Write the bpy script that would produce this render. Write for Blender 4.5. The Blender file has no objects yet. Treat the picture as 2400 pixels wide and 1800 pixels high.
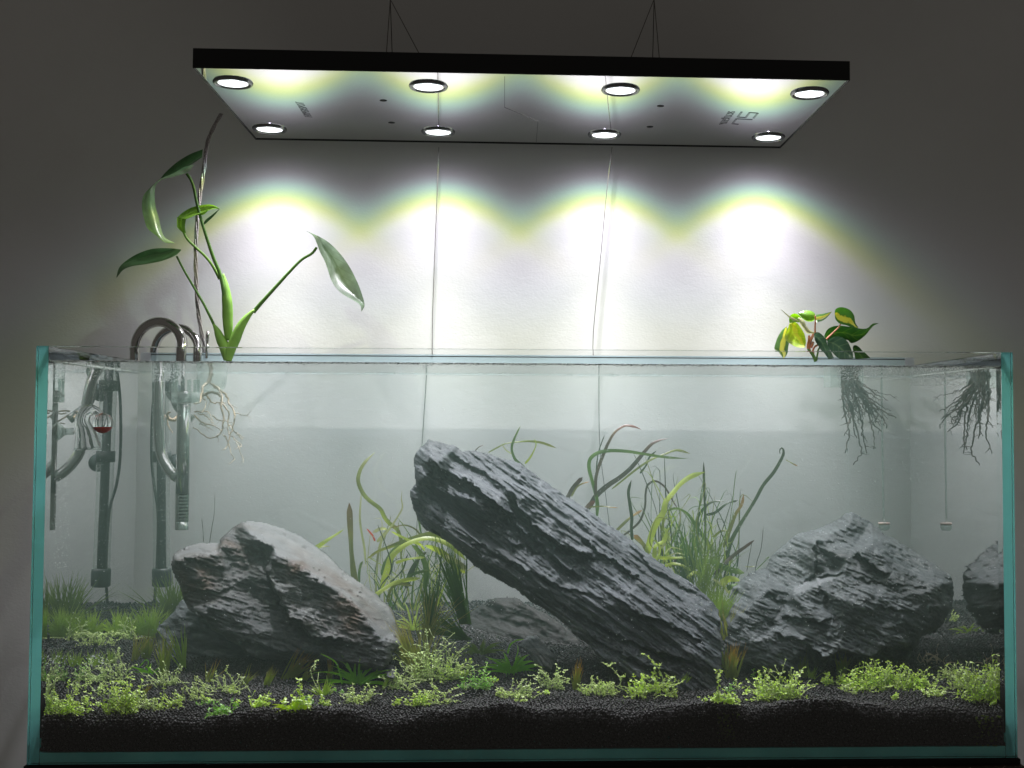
import bpy, math, random
import numpy as np
from mathutils import Vector, Matrix, geometry
rng = np.random.default_rng(7); random.seed(7)
SC = bpy.context.scene
COL = SC.collection

# ------------------------------------------------------------------ camera
CAM = np.array([-0.02244, -1.47055, 0.41076]); PITCH, YAW, ROLL = 0.044014, 0.040592, 0.0042635
FPX = 2808.34; SHX, SHY = 119.18, -34.93
def cam_axes():
    cp, sp, cy, sy, cr, sr = math.cos(PITCH), math.sin(PITCH), math.cos(YAW), math.sin(YAW), math.cos(ROLL), math.sin(ROLL)
    f = np.array([sy*cp, cy*cp, sp]); r = np.array([cy, -sy, 0]); u = np.cross(r, f)
    return r*cr+u*sr, -r*sr+u*cr, f
AR, AU, AF = cam_axes()
cd = bpy.data.cameras.new('camera'); co = bpy.data.objects.new('camera', cd); COL.objects.link(co)
co.matrix_world = Matrix(((AR[0], AU[0], -AF[0], CAM[0]), (AR[1], AU[1], -AF[1], CAM[1]), (AR[2], AU[2], -AF[2], CAM[2]), (0, 0, 0, 1)))
cd.sensor_width = 36; cd.lens = FPX/2400*36; cd.shift_x = -SHX/2400; cd.shift_y = SHY/2400
cd.clip_start = .01; cd.clip_end = 50
SC.camera = co
# ------------------------------------------------------------------ world, view, sampling
w = bpy.data.worlds.new('World'); SC.world = w; w.use_nodes = True
w.node_tree.nodes['Background'].inputs[0].default_value = (1, .94, .84, 1)
w.node_tree.nodes['Background'].inputs[1].default_value = .064
SC.view_settings.view_transform = 'Standard'; SC.view_settings.look = 'None'
SC.view_settings.exposure = 0; SC.view_settings.gamma = 1
cy = SC.cycles
cy.max_bounces = 26; cy.diffuse_bounces = 3; cy.glossy_bounces = 6; cy.transmission_bounces = 26
cy.transparent_max_bounces = 24; cy.volume_bounces = 2; cy.caustics_refractive = True; cy.caustics_reflective = True
cy.sample_clamp_indirect = 4; cy.sample_clamp_direct = 0; cy.blur_glossy = .4
cy.use_denoising = True
try:
    cy.denoiser = 'OPENIMAGEDENOISE'; cy.denoising_input_passes = 'RGB_ALBEDO_NORMAL'; cy.denoising_prefilter = 'ACCURATE'
except Exception: pass

# ------------------------------------------------------------------ sizes of the place (metres)
TW, TD, TH, TG = 1.2, .5, .5, .012            # tank width, depth, height, glass thickness
WL = .4829                                     # water level
WALL_Y = .585
WF = .0123                                     # front of the water
LAMP = dict(x=-.0112, y=.345, z=.8825, w=.8932, d=.4116, h=.0270, yaw=.0108, sx=.2727, sy=.1331)
S24 = 2400/2212
LIGHT_W = 9.0
def pixel_dir(px, py):
    d = AF + AR*(px-SHX-1200)/FPX - AU*(py-SHY-900)/FPX
    return d/np.linalg.norm(d)
def air(px, py, Y):                            # point seen at a photo position, at depth Y, through air
    d = pixel_dir(px, py); return CAM + d*(Y-CAM[1])/d[1]
def wat(px, py, Y):                            # the same through the water's flat front
    d = pixel_dir(px, py); P = CAM + d*(WF-CAM[1])/d[1]
    tx, tz = d[0]/1.333, d[2]/1.333; ty = math.sqrt(1-tx*tx-tz*tz)
    return P + np.array([tx, ty, tz])*(Y-WF)/ty
def wat_arr(px, py, Y):
    d = AF[None] + AR[None]*((px-SHX-1200)/FPX)[:, None] - AU[None]*((py-SHY-900)/FPX)[:, None]
    d /= np.linalg.norm(d, axis=1)[:, None]
    P = CAM + d*((WF-CAM[1])/d[:, 1])[:, None]
    tx, tz = d[:, 0]/1.333, d[:, 2]/1.333; ty = np.sqrt(1-tx*tx-tz*tz)
    return P + np.stack([tx, ty, tz], 1)*((Y-WF)/ty)[:, None]
def on_z(px, py, z):
    d = pixel_dir(px, py); return CAM + d*(z-CAM[2])/d[2]
def Z(ox, oy, s, pts): return [(ox+p[0]/s, oy+p[1]/s) for p in pts]

# ------------------------------------------------------------------ materials
def nt(name):
    m = bpy.data.materials.new(name); m.use_nodes = True; t = m.node_tree; t.nodes.clear()
    o = t.nodes.new('ShaderNodeOutputMaterial'); return m, t, o
def N(t, kind, **kw):
    n = t.nodes.new('ShaderNode'+kind)
    for k, v in kw.items():
        if k.startswith('i_'):
            key = k[2:]; key = int(key) if key.isdigit() else key.replace('_', ' ')
            n.inputs[key].default_value = v
        else: setattr(n, k, v)
    return n
def L(t, a, b): t.links.new(a, b)
def c4(c): return (c[0], c[1], c[2], 1)
def ramp(t, stops, interp='LINEAR'):
    r = N(t, 'ValToRGB'); e = r.color_ramp.elements; r.color_ramp.interpolation = interp
    while len(e) > 1: e.remove(e[-1])
    e[0].position, e[0].color = stops[0][0], c4(stops[0][1])
    for p, c in stops[1:]:
        x = e.new(p); x.color = c4(c)
    return r
def principled(name, col, rough=.5, metal=0, spec=.5, noise=None, bump=None, col2=None, coat=0, trans=0):
    m, t, o = nt(name); b = N(t, 'BsdfPrincipled'); L(t, b.outputs[0], o.inputs[0])
    b.inputs['Base Color'].default_value = c4(col); b.inputs['Roughness'].default_value = rough
    b.inputs['Metallic'].default_value = metal; b.inputs['Specular IOR Level'].default_value = spec
    b.inputs['Coat Weight'].default_value = coat; b.inputs['Transmission Weight'].default_value = trans
    tc = N(t, 'TexCoord')
    if noise and col2:
        n = N(t, 'TexNoise', i_Scale=noise, i_Detail=6.); L(t, tc.outputs['Object'], n.inputs['Vector'])
        r = ramp(t, [(.35, col), (.65, col2)]); L(t, n.outputs['Fac'], r.inputs[0]); L(t, r.outputs[0], b.inputs['Base Color'])
    if bump:
        n2 = N(t, 'TexNoise', i_Scale=bump[0], i_Detail=5.); L(t, tc.outputs['Object'], n2.inputs['Vector'])
        bp = N(t, 'Bump', i_Strength=bump[1], i_Distance=bump[2]); L(t, n2.outputs['Fac'], bp.inputs['Height']); L(t, bp.outputs[0], b.inputs['Normal'])
    return m
def leaf_mat(name, base, tip=None, edge=None, trans=.35, gloss=.12, veins=0, vcol=None, noise=40, patch=None):
    """leaf: UV.x runs across the blade, UV.y from its base to its tip"""
    m, t, o = nt(name)
    uv = N(t, 'UVMap'); sp = N(t, 'SeparateXYZ'); L(t, uv.outputs[0], sp.inputs[0])
    tc = N(t, 'TexCoord'); nz = N(t, 'TexNoise', i_Scale=noise, i_Detail=4.); L(t, tc.outputs['Object'], nz.inputs['Vector'])
    r = ramp(t, [(.0, base), (.55, [c*1.05 for c in base]), (1, tip or base)]); L(t, sp.outputs[1], r.inputs[0])
    hs = N(t, 'HueSaturation'); L(t, r.outputs[0], hs.inputs['Color'])
    mr = N(t, 'MapRange', i_1=.3, i_2=.7, i_3=.7, i_4=1.3); L(t, nz.outputs['Fac'], mr.inputs[0]); L(t, mr.outputs[0], hs.inputs['Value'])
    col = hs.outputs[0]
    if patch:      # a variegated splash with an uneven edge
        a = N(t, 'Math', operation='SUBTRACT', i_1=.5); L(t, sp.outputs[0], a.inputs[0])
        n3 = N(t, 'TexNoise', i_Scale=patch[1], i_Detail=3.); L(t, tc.outputs['Object'], n3.inputs['Vector'])
        b2 = N(t, 'Math', operation='MULTIPLY_ADD', i_1=.7, i_2=-.35); L(t, n3.outputs['Fac'], b2.inputs[0])
        ad = N(t, 'Math', operation='ADD'); L(t, a.outputs[0], ad.inputs[0]); L(t, b2.outputs[0], ad.inputs[1])
        rr = ramp(t, [(patch[2], (0, 0, 0)), (patch[2]+.05, (1, 1, 1)), (patch[3], (1, 1, 1)), (patch[3]+.05, (0, 0, 0))])
        ad2 = N(t, 'Math', operation='ADD', i_1=.5); L(t, ad.outputs[0], ad2.inputs[0]); L(t, ad2.outputs[0], rr.inputs[0])
        mx = N(t, 'MixRGB'); L(t, rr.outputs[0], mx.inputs[0]); L(t, col, mx.inputs[1]); mx.inputs[2].default_value = c4(patch[0]); col = mx.outputs[0]
    if veins:
        ab = N(t, 'Math', operation='SUBTRACT', i_1=.5); L(t, sp.outputs[0], ab.inputs[0])
        ab2 = N(t, 'Math', operation='ABSOLUTE'); L(t, ab.outputs[0], ab2.inputs[0])
        ml = N(t, 'Math', operation='MULTIPLY_ADD', i_1=-.35); L(t, ab2.outputs[0], ml.inputs[0]); L(t, sp.outputs[1], ml.inputs[2])
        m2 = N(t, 'Math', operation='MULTIPLY', i_1=veins*6.283); L(t, ml.outputs[0], m2.inputs[0])
        sn = N(t, 'Math', operation='SINE'); L(t, m2.outputs[0], sn.inputs[0])
        rr = ramp(t, [(.0, (0, 0, 0)), (.9, (0, 0, 0)), (1, (1, 1, 1))]); L(t, sn.outputs[0], rr.inputs[0])
        rm = ramp(t, [(.0, (1, 1, 1)), (.03, (1, 1, 1)), (.05, (0, 0, 0))]); L(t, ab2.outputs[0], rm.inputs[0])
        mxx = N(t, 'MixRGB', blend_type='ADD', i_0=1.); L(t, rr.outputs[0], mxx.inputs[1]); L(t, rm.outputs[0], mxx.inputs[2])
        vs = N(t, 'Math', operation='MULTIPLY', i_1=.55, use_clamp=True); L(t, mxx.outputs[0], vs.inputs[0])
        mx = N(t, 'MixRGB'); L(t, vs.outputs[0], mx.inputs[0]); L(t, col, mx.inputs[1]); mx.inputs[2].default_value = c4(vcol or [c*1.6+.02 for c in base]); col = mx.outputs[0]
    d = N(t, 'BsdfDiffuse'); L(t, col, d.inputs[0])
    tr = N(t, 'BsdfTranslucent'); h2 = N(t, 'HueSaturation', i_Saturation=1.15, i_Value=1.25); L(t, col, h2.inputs['Color']); L(t, h2.outputs[0], tr.inputs[0])
    g = N(t, 'BsdfGlossy', i_Roughness=.35); g.inputs[0].default_value = (1, 1, 1, 1)
    m1 = N(t, 'MixShader', i_0=trans); L(t, d.outputs[0], m1.inputs[1]); L(t, tr.outputs[0], m1.inputs[2])
    fr = N(t, 'LayerWeight', i_Blend=.25); fm = N(t, 'Math', operation='MULTIPLY_ADD', i_1=gloss*2, i_2=gloss*.25); L(t, fr.outputs['Fresnel'], fm.inputs[0])
    mg = N(t, 'MixShader'); L(t, fm.outputs[0], mg.inputs[0]); L(t, m1.outputs[0], mg.inputs[1]); L(t, g.outputs[0], mg.inputs[2]); L(t, mg.outputs[0], o.inputs[0])
    return m
M = {}
def wall_mat():
    m, t, o = nt('painted_wall'); b = N(t, 'BsdfPrincipled', i_Roughness=.75); L(t, b.outputs[0], o.inputs[0])
    b.inputs['Specular IOR Level'].default_value = .2
    tc = N(t, 'TexCoord'); n = N(t, 'TexNoise', i_Scale=3., i_Detail=4.); L(t, tc.outputs['Object'], n.inputs['Vector'])
    r = ramp(t, [(.3, (.67, .662, .66)), (.7, (.735, .725, .722))]); L(t, n.outputs['Fac'], r.inputs[0]); L(t, r.outputs[0], b.inputs['Base Color'])
    mp = N(t, 'Mapping'); mp.inputs['Scale'].default_value = (1, 1, 1.5); L(t, tc.outputs['Object'], mp.inputs[0])
    n2 = N(t, 'TexNoise', i_Scale=220., i_Detail=3.); L(t, mp.outputs[0], n2.inputs['Vector'])
    n3 = N(t, 'TexNoise', i_Scale=45., i_Detail=3.); L(t, mp.outputs[0], n3.inputs['Vector'])
    ad = N(t, 'Math', operation='ADD'); L(t, n2.outputs['Fac'], ad.inputs[0]); L(t, n3.outputs['Fac'], ad.inputs[1])
    bp = N(t, 'Bump', i_Strength=.35, i_Distance=.0006); L(t, ad.outputs[0], bp.inputs['Height']); L(t, bp.outputs[0], b.inputs['Normal'])
    return m
M['wall'] = wall_mat()
def glass_mat(name, ior, absorb=None, dens=1.):
    m, t, o = nt(name); g = N(t, 'BsdfGlass', i_Roughness=0., i_IOR=ior); L(t, g.outputs[0], o.inputs[0])
    if absorb:
        v = N(t, 'VolumeAbsorption', i_Density=dens); v.inputs[0].default_value = c4(absorb); L(t, v.outputs[0], o.inputs[1])
    return m
M['pane'] = glass_mat('green_tinted_glass', 1.5, (.25, .86, .84), 2.4)
def side_mat():
    """sheet wetted on its inner side: no reflection there under water, total reflection at the outer face, milky-green ground ends"""
    m, t, o = nt('side_glass'); tr = N(t, 'BsdfTransparent'); tr.inputs[0].default_value = (.97, .992, .988, 1); gl = N(t, 'BsdfGlossy', i_Roughness=0.)
    fr = N(t, 'Fresnel', i_IOR=1.333); ge = N(t, 'NewGeometry'); sp = N(t, 'SeparateXYZ'); L(t, ge.outputs['Position'], sp.inputs[0])
    wet = N(t, 'Math', operation='LESS_THAN', i_1=WL); L(t, sp.outputs[2], wet.inputs[0])
    ax = N(t, 'Math', operation='ABSOLUTE'); L(t, sp.outputs[0], ax.inputs[0]); inn = N(t, 'Math', operation='LESS_THAN', i_1=.594); L(t, ax.outputs[0], inn.inputs[0])
    nr = N(t, 'Math', operation='LESS_THAN', i_1=.034); L(t, sp.outputs[1], nr.inputs[0])
    wn = N(t, 'Math', operation='MULTIPLY'); L(t, wet.outputs[0], wn.inputs[0]); L(t, nr.outputs[0], wn.inputs[1])
    wi = N(t, 'Math', operation='MULTIPLY'); L(t, wn.outputs[0], wi.inputs[0]); L(t, inn.outputs[0], wi.inputs[1])
    wf0 = N(t, 'Math', operation='MULTIPLY'); L(t, wet.outputs[0], wf0.inputs[0]); L(t, inn.outputs[0], wf0.inputs[1]); iv = N(t, 'Math', operation='SUBTRACT', i_0=1.); L(t, wf0.outputs[0], iv.inputs[1]); f2a = N(t, 'Math', operation='MULTIPLY'); L(t, fr.outputs[0], f2a.inputs[0]); L(t, iv.outputs[0], f2a.inputs[1])
    dp = N(t, 'VectorMath', operation='DOT_PRODUCT'); L(t, ge.outputs['Incoming'], dp.inputs[0]); L(t, ge.outputs['True Normal'], dp.inputs[1]); da = N(t, 'Math', operation='ABSOLUTE'); L(t, dp.outputs['Value'], da.inputs[0])
    tir = N(t, 'Math', operation='LESS_THAN', i_1=.661); L(t, da.outputs[0], tir.inputs[0]); wf = N(t, 'Math', operation='MULTIPLY'); L(t, wet.outputs[0], wf.inputs[0]); L(t, inn.outputs[0], wf.inputs[1])
    w2 = N(t, 'Math', operation='SUBTRACT'); L(t, wf.outputs[0], w2.inputs[0]); L(t, wi.outputs[0], w2.inputs[1]); tm0 = N(t, 'Math', operation='MULTIPLY'); L(t, tir.outputs[0], tm0.inputs[0]); L(t, w2.outputs[0], tm0.inputs[1])
    nb_ = N(t, 'Math', operation='SUBTRACT', i_0=1.); L(t, ge.outputs['Backfacing'], nb_.inputs[1]); tm = N(t, 'Math', operation='MULTIPLY'); L(t, tm0.outputs[0], tm.inputs[0]); L(t, nb_.outputs[0], tm.inputs[1])
    f2 = N(t, 'Math', operation='MAXIMUM'); L(t, f2a.outputs[0], f2.inputs[0]); L(t, tm.outputs[0], f2.inputs[1])
    mx = N(t, 'MixShader'); L(t, f2.outputs[0], mx.inputs[0]); L(t, tr.outputs[0], mx.inputs[1]); L(t, gl.outputs[0], mx.inputs[2])
    tl = N(t, 'BsdfTranslucent'); tl.inputs[0].default_value = (.22, .66, .64, 1); df = N(t, 'BsdfDiffuse'); df.inputs[0].default_value = (.22, .74, .70, 1)
    em = N(t, 'MixShader', i_0=.35); L(t, tl.outputs[0], em.inputs[1]); L(t, df.outputs[0], em.inputs[2])
    sn = N(t, 'SeparateXYZ'); L(t, ge.outputs['True Normal'], sn.inputs[0]); an = N(t, 'Math', operation='ABSOLUTE'); L(t, sn.outputs[1], an.inputs[0]); s1 = N(t, 'Math', operation='GREATER_THAN', i_1=.9); L(t, an.outputs[0], s1.inputs[0])
    nf = N(t, 'Math', operation='LESS_THAN', i_1=.1); L(t, sp.outputs[1], nf.inputs[0]); st = N(t, 'Math', operation='MULTIPLY'); L(t, s1.outputs[0], st.inputs[0]); L(t, nf.outputs[0], st.inputs[1])
    me = N(t, 'MixShader'); L(t, st.outputs[0], me.inputs[0]); L(t, mx.outputs[0], me.inputs[1]); L(t, em.outputs[0], me.inputs[2]); L(t, me.outputs[0], o.inputs[0]); return m
M['pane_e'] = side_mat()
M['clear_glass'] = glass_mat('clear_blown_glass', 1.28)
def thin_plastic(name, op=.12, tint=(.85, .9, .88)):
    m, t, o = nt(name); tr = N(t, 'BsdfTransparent'); tr.inputs[0].default_value = c4(tint)
    g = N(t, 'BsdfGlossy', i_Roughness=.08); d = N(t, 'BsdfDiffuse'); d.inputs[0].default_value = (.8, .83, .8, 1)
    lw = N(t, 'LayerWeight', i_Blend=.35); mr = N(t, 'MapRange', i_1=0., i_2=1., i_3=op, i_4=.42); L(t, lw.outputs['Facing'], mr.inputs[0])
    gd = N(t, 'MixShader', i_0=.45); L(t, g.outputs[0], gd.inputs[1]); L(t, d.outputs[0], gd.inputs[2])
    mx = N(t, 'MixShader'); L(t, mr.outputs[0], mx.inputs[0]); L(t, tr.outputs[0], mx.inputs[1]); L(t, gd.outputs[0], mx.inputs[2]); L(t, mx.outputs[0], o.inputs[0])
    return m
M['thin'] = thin_plastic('thin_clear_plastic')
M['thin2'] = thin_plastic('thin_clear_glass_wall', .03, (.96, .98, .97))
def water_mat():
    m, t, o = nt('tank_water')
    g = N(t, 'BsdfGlass', i_Roughness=0., i_IOR=1.333)
    # the level surface: clear when looked through steeply, a mirror at a glancing angle, with faint ripples
    tr = N(t, 'BsdfTransparent'); gl = N(t, 'BsdfGlossy', i_Roughness=.02)
    tc = N(t, 'TexCoord'); nz = N(t, 'TexNoise', i_Scale=14., i_Detail=3.); L(t, tc.outputs['Object'], nz.inputs['Vector'])
    bp = N(t, 'Bump', i_Strength=.25, i_Distance=.003); L(t, nz.outputs['Fac'], bp.inputs['Height']); L(t, bp.outputs[0], gl.inputs['Normal'])
    ge = N(t, 'NewGeometry'); dp = N(t, 'VectorMath', operation='DOT_PRODUCT'); L(t, ge.outputs['Incoming'], dp.inputs[0]); L(t, ge.outputs['True Normal'], dp.inputs[1])
    ab = N(t, 'Math', operation='ABSOLUTE'); L(t, dp.outputs['Value'], ab.inputs[0])
    mr = N(t, 'MapRange', i_1=.12, i_2=.4, i_3=.92, i_4=.02); L(t, ab.outputs[0], mr.inputs[0])
    top = N(t, 'MixShader'); L(t, mr.outputs[0], top.inputs[0]); L(t, tr.outputs[0], top.inputs[1]); L(t, gl.outputs[0], top.inputs[2])
    sz = N(t, 'SeparateXYZ'); L(t, ge.outputs['True Normal'], sz.inputs[0]); az = N(t, 'Math', operation='ABSOLUTE'); L(t, sz.outputs[2], az.inputs[0])
    st = N(t, 'Math', operation='GREATER_THAN', i_1=.5); L(t, az.outputs[0], st.inputs[0])
    mx = N(t, 'MixShader'); L(t, st.outputs[0], mx.inputs[0]); L(t, g.outputs[0], mx.inputs[1]); L(t, top.outputs[0], mx.inputs[2])
    ax = N(t, 'Math', operation='ABSOLUTE'); L(t, sz.outputs[0], ax.inputs[0]); sx = N(t, 'Math', operation='GREATER_THAN', i_1=.5); L(t, ax.outputs[0], sx.inputs[0])
    ts = N(t, 'BsdfTransparent'); m3 = N(t, 'MixShader'); L(t, sx.outputs[0], m3.inputs[0]); L(t, mx.outputs[0], m3.inputs[1]); L(t, ts.outputs[0], m3.inputs[2]); L(t, m3.outputs[0], o.inputs[0])
    v = N(t, 'VolumePrincipled'); v.inputs['Color'].default_value = (.36, .52, .46, 1); v.inputs['Density'].default_value = .68
    v.inputs['Anisotropy'].default_value = .45
    L(t, v.outputs[0], o.inputs[1])
    return m
M['water'] = water_mat()
def rock_mat(name, dark, light, rot, scale=1., stain=None):
    m, t, o = nt(name); b = N(t, 'BsdfPrincipled', i_Roughness=.62); b.inputs['Specular IOR Level'].default_value = .35; L(t, b.outputs[0], o.inputs[0])
    tc = N(t, 'TexCoord'); mp = N(t, 'Mapping'); mp.inputs['Rotation'].default_value = (0, rot, 0); L(t, tc.outputs['Object'], mp.inputs[0])
    mp2 = N(t, 'Mapping'); mp2.inputs['Scale'].default_value = (.22, 1, 1); L(t, mp.outputs[0], mp2.inputs[0])
    n1 = N(t, 'TexNoise', i_Scale=60*scale, i_Detail=9., i_Roughness=.65); L(t, mp2.outputs[0], n1.inputs['Vector'])
    n2 = N(t, 'TexNoise', i_Scale=9., i_Detail=5.); L(t, tc.outputs['Object'], n2.inputs['Vector'])
    r = ramp(t, [(.28, dark), (.52, [(a+b_)/2 for a, b_ in zip(dark, light)]), (.78, light)])
    ad = N(t, 'Math', operation='MULTIPLY_ADD', i_1=.45); L(t, n2.outputs['Fac'], ad.inputs[0])
    ml = N(t, 'Math', operation='MULTIPLY', i_1=.58); L(t, n1.outputs['Fac'], ml.inputs[0]); L(t, ml.outputs[0], ad.inputs[2]); L(t, ad.outputs[0], r.inputs[0])
    col = r.outputs[0]
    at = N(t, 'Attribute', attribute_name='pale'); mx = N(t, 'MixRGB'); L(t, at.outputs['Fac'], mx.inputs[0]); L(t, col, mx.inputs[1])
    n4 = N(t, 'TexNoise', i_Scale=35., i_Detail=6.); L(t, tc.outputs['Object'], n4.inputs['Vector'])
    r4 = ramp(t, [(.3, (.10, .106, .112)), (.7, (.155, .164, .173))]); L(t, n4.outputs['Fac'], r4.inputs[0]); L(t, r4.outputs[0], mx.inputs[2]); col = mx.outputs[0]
    if stain:
        a2 = N(t, 'Attribute', attribute_name='stain'); n3 = N(t, 'TexNoise', i_Scale=22., i_Detail=6.); L(t, tc.outputs['Object'], n3.inputs['Vector'])
        r3 = ramp(t, [(.42, (0, 0, 0)), (.62, (1, 1, 1))]); L(t, n3.outputs['Fac'], r3.inputs[0])
        mm = N(t, 'Math', operation='MULTIPLY'); L(t, a2.outputs['Fac'], mm.inputs[0]); L(t, r3.outputs[0], mm.inputs[1])
        mx3 = N(t, 'MixRGB'); L(t, mm.outputs[0], mx3.inputs[0]); L(t, col, mx3.inputs[1]); mx3.inputs[2].default_value = c4(stain); col = mx3.outputs[0]
    vo = N(t, 'TexVoronoi', feature='DISTANCE_TO_EDGE', i_Scale=7.); dn = N(t, 'TexNoise', i_Scale=12., i_Detail=5.); L(t, tc.outputs['Object'], dn.inputs['Vector'])
    vm = N(t, 'MixRGB', i_0=.22); L(t, mp.outputs[0], vm.inputs[1]); L(t, dn.outputs['Color'], vm.inputs[2]); L(t, vm.outputs[0], vo.inputs['Vector'])
    vr = ramp(t, [(.0, (1, 1, 1)), (.008, (.6, .6, .6)), (.022, (0, 0, 0))]); L(t, vo.outputs['Distance'], vr.inputs[0]); nm = N(t, 'Math', operation='MULTIPLY'); L(t, vr.outputs[0], nm.inputs[0]); L(t, n2.outputs['Fac'], nm.inputs[1]); nm2 = N(t, 'Math', operation='MULTIPLY', i_1=.55); L(t, nm.outputs[0], nm2.inputs[0])
    mv = N(t, 'MixRGB'); L(t, nm2.outputs[0], mv.inputs[0]); L(t, col, mv.inputs[1]); mv.inputs[2].default_value = (.24, .25, .25, 1); col = mv.outputs[0]
    wn = N(t, 'TexNoise', i_Scale=5., i_Detail=4.); L(t, mp2.outputs[0], wn.inputs['Vector']); wr = ramp(t, [(.45, (0, 0, 0)), (.68, (.5, .5, .5))]); L(t, wn.outputs['Fac'], wr.inputs[0])
    mw = N(t, 'MixRGB', blend_type='MULTIPLY'); L(t, wr.outputs[0], mw.inputs[0]); L(t, col, mw.inputs[1]); mw.inputs[2].default_value = (1.0, .84, .66, 1); col = mw.outputs[0]
    L(t, col, b.inputs['Base Color'])
    n5 = N(t, 'TexNoise', i_Scale=190*scale, i_Detail=8., i_Roughness=.7); L(t, mp2.outputs[0], n5.inputs['Vector'])
    bs = N(t, 'MapRange', i_1=0., i_2=1., i_3=1., i_4=.15); L(t, at.outputs['Fac'], bs.inputs[0])
    bp = N(t, 'Bump', i_Distance=.0026); L(t, bs.outputs[0], bp.inputs['Strength']); L(t, n5.outputs['Fac'], bp.inputs['Height']); L(t, bp.outputs[0], b.inputs['Normal'])
    return m
M['rock_c'] = rock_mat('dark_slate', (.013, .015, .0175), (.135, .15, .166), math.radians(-35))
M['rock_l'] = rock_mat('grey_slate_with_rust', (.015, .016, .017), (.145, .153, .16), math.radians(-20), .9, (.065, .038, .024))
M['rock_r'] = rock_mat('grey_boulder_stone', (.014, .017, .018), (.125, .14, .147), math.radians(-25), .9)
M['rock_k'] = rock_mat('stone_darkened_for_shade', (.003, .003, .003), (.014, .013, .012), math.radians(-20))  # shade of the cave under the slab put into the stone's colour
M['soil'] = principled('black_soil', (.003, .0026, .0025), .95, noise=400, col2=(.006, .005, .005), bump=(500, .5, .002))
def grain_mat():
    m, t, o = nt('black_soil_grains'); b = N(t, 'BsdfPrincipled', i_Roughness=.55); L(t, b.outputs[0], o.inputs[0])
    at = N(t, 'Attribute', attribute_name='tone'); r = ramp(t, [(0, (.005, .0043, .0042)), (.6, (.013, .0112, .011)), (.93, (.022, .0195, .019)), (1, (.075, .07, .07))]); L(t, at.outputs['Fac'], r.inputs[0]); L(t, r.outputs[0], b.inputs['Base Color'])
    return m
M['grain'] = grain_mat()
M['steel'] = principled('polished_steel', (.62, .61, .60), .16, metal=1)
M['black'] = principled('black_anodised_metal', (.006, .006, .0065), .38, spec=.4)
M['mirror'] = principled('polished_lamp_plate', (.80, .81, .80), .035, metal=1)
M['chrome'] = principled('dark_chrome', (.25, .25, .26), .12, metal=1)
M['hole'] = principled('hole_black', (.004, .004, .004), .8)
M['cable'] = principled('steel_cable', (.16, .15, .14), .4, metal=.6)
M['rubber'] = principled('dark_grey_plastic', (.035, .04, .042), .45)
M['core'] = principled('heater_core', (.03, .034, .037), .5, noise=80, col2=(.05, .055, .06))
M['cord'] = principled('clear_cord_jacket', (.50, .46, .45), .25, noise=500, col2=(.22, .19, .19), coat=.5)
M['bubble'] = principled('tiny_air_bubble', (.75, .79, .78), .12, spec=1)
M['scum'] = principled('waterline_dirt', (.07, .075, .07), .4, noise=300, col2=(.45, .48, .47))
M['root'] = principled('pale_root', (.42, .33, .22), .6, noise=60, col2=(.26, .22, .17))
M['root_d'] = principled('dark_brown_root', (.075, .058, .048), .7, noise=90, col2=(.13, .105, .09))
M['cabinet'] = principled('dark_wood_cabinet', (.030, .014, .009), .45, noise=14, col2=(.045, .022, .013))
M['mat'] = principled('black_foam_mat', (.006, .006, .006), .9)
M['red'] = principled('red_liquid', (.45, .008, .006), .2)
M['ceramic'] = principled('pinkish_ceramic', (.42, .30, .27), .6)
M['stem'] = principled('green_plant_stem', (.12, .24, .04), .6, spec=.25, noise=45, col2=(.16, .30, .05))
M['stem2'] = principled('dark_green_stem', (.07, .15, .03), .6, spec=.25, noise=30, col2=(.08, .17, .035))
M['redstem'] = principled('reddish_stem', (.34, .10, .045), .45, noise=60, col2=(.42, .18, .08))
M['wstem'] = principled('pale_runner', (.48, .54, .26), .6, noise=200, col2=(.34, .46, .14))
M['lf_up'] = leaf_mat('dark_leaf_top', (.06, .125, .055), (.08, .15, .07), trans=.35, gloss=.05, veins=9, vcol=(.06, .12, .05))
M['lf_blue'] = leaf_mat('bluish_leaf_underside', (.26, .38, .22), (.46, .64, .25), trans=.55, gloss=.03, veins=7, vcol=(.3, .45, .2))
M['lf_lite'] = leaf_mat('light_green_leaf', (.20, .36, .06), (.16, .31, .06), trans=.5, gloss=.04, veins=9)
M['lf_right'] = leaf_mat('grey_green_leaf', (.21, .27, .20), (.17, .23, .16), trans=.4, gloss=.025, veins=9, vcol=(.16, .22, .13))
M['b_yel'] = leaf_mat('yellow_green_leaf', (.30, .42, .035), (.20, .34, .03), trans=.45, veins=6, patch=((.50, .52, .07), 40, .45, .72))
M['b_var'] = leaf_mat('variegated_leaf', (.06, .17, .03), (.05, .15, .03), trans=.35, patch=((.55, .54, .08), 50, .42, .72))
M['b_var2'] = leaf_mat('variegated_leaf_yellow_heart', (.10, .19, .07), (.10, .19, .06), trans=.35, patch=((.60, .58, .12), 30, .32, .72))
M['b_grn'] = leaf_mat('fresh_green_leaf', (.13, .27, .03), (.16, .32, .04), trans=.45, veins=5)
M['b_dark'] = leaf_mat('dark_green_leaf', (.025, .085, .015), (.03, .10, .015), trans=.22, veins=6, vcol=(.12, .22, .04))
M['b_grey'] = leaf_mat('grey_green_oval_leaf', (.045, .095, .055), (.05, .10, .06), trans=.15, veins=5, vcol=(.16, .24, .12))
M['b_pale'] = leaf_mat('pale_unfurling_leaf', (.42, .42, .25), (.36, .36, .18), trans=.4)
def rb(n, a, b, tr=.4): M[n] = leaf_mat(n, a, b, trans=tr, gloss=.05, noise=25, veins=0)
rb('r_olive', (.18, .22, .045), (.22, .23, .06), .5); rb('r_green', (.085, .15, .035), (.13, .19, .05)); rb('r_bright', (.38, .46, .09), (.32, .40, .09), .55)
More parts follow.
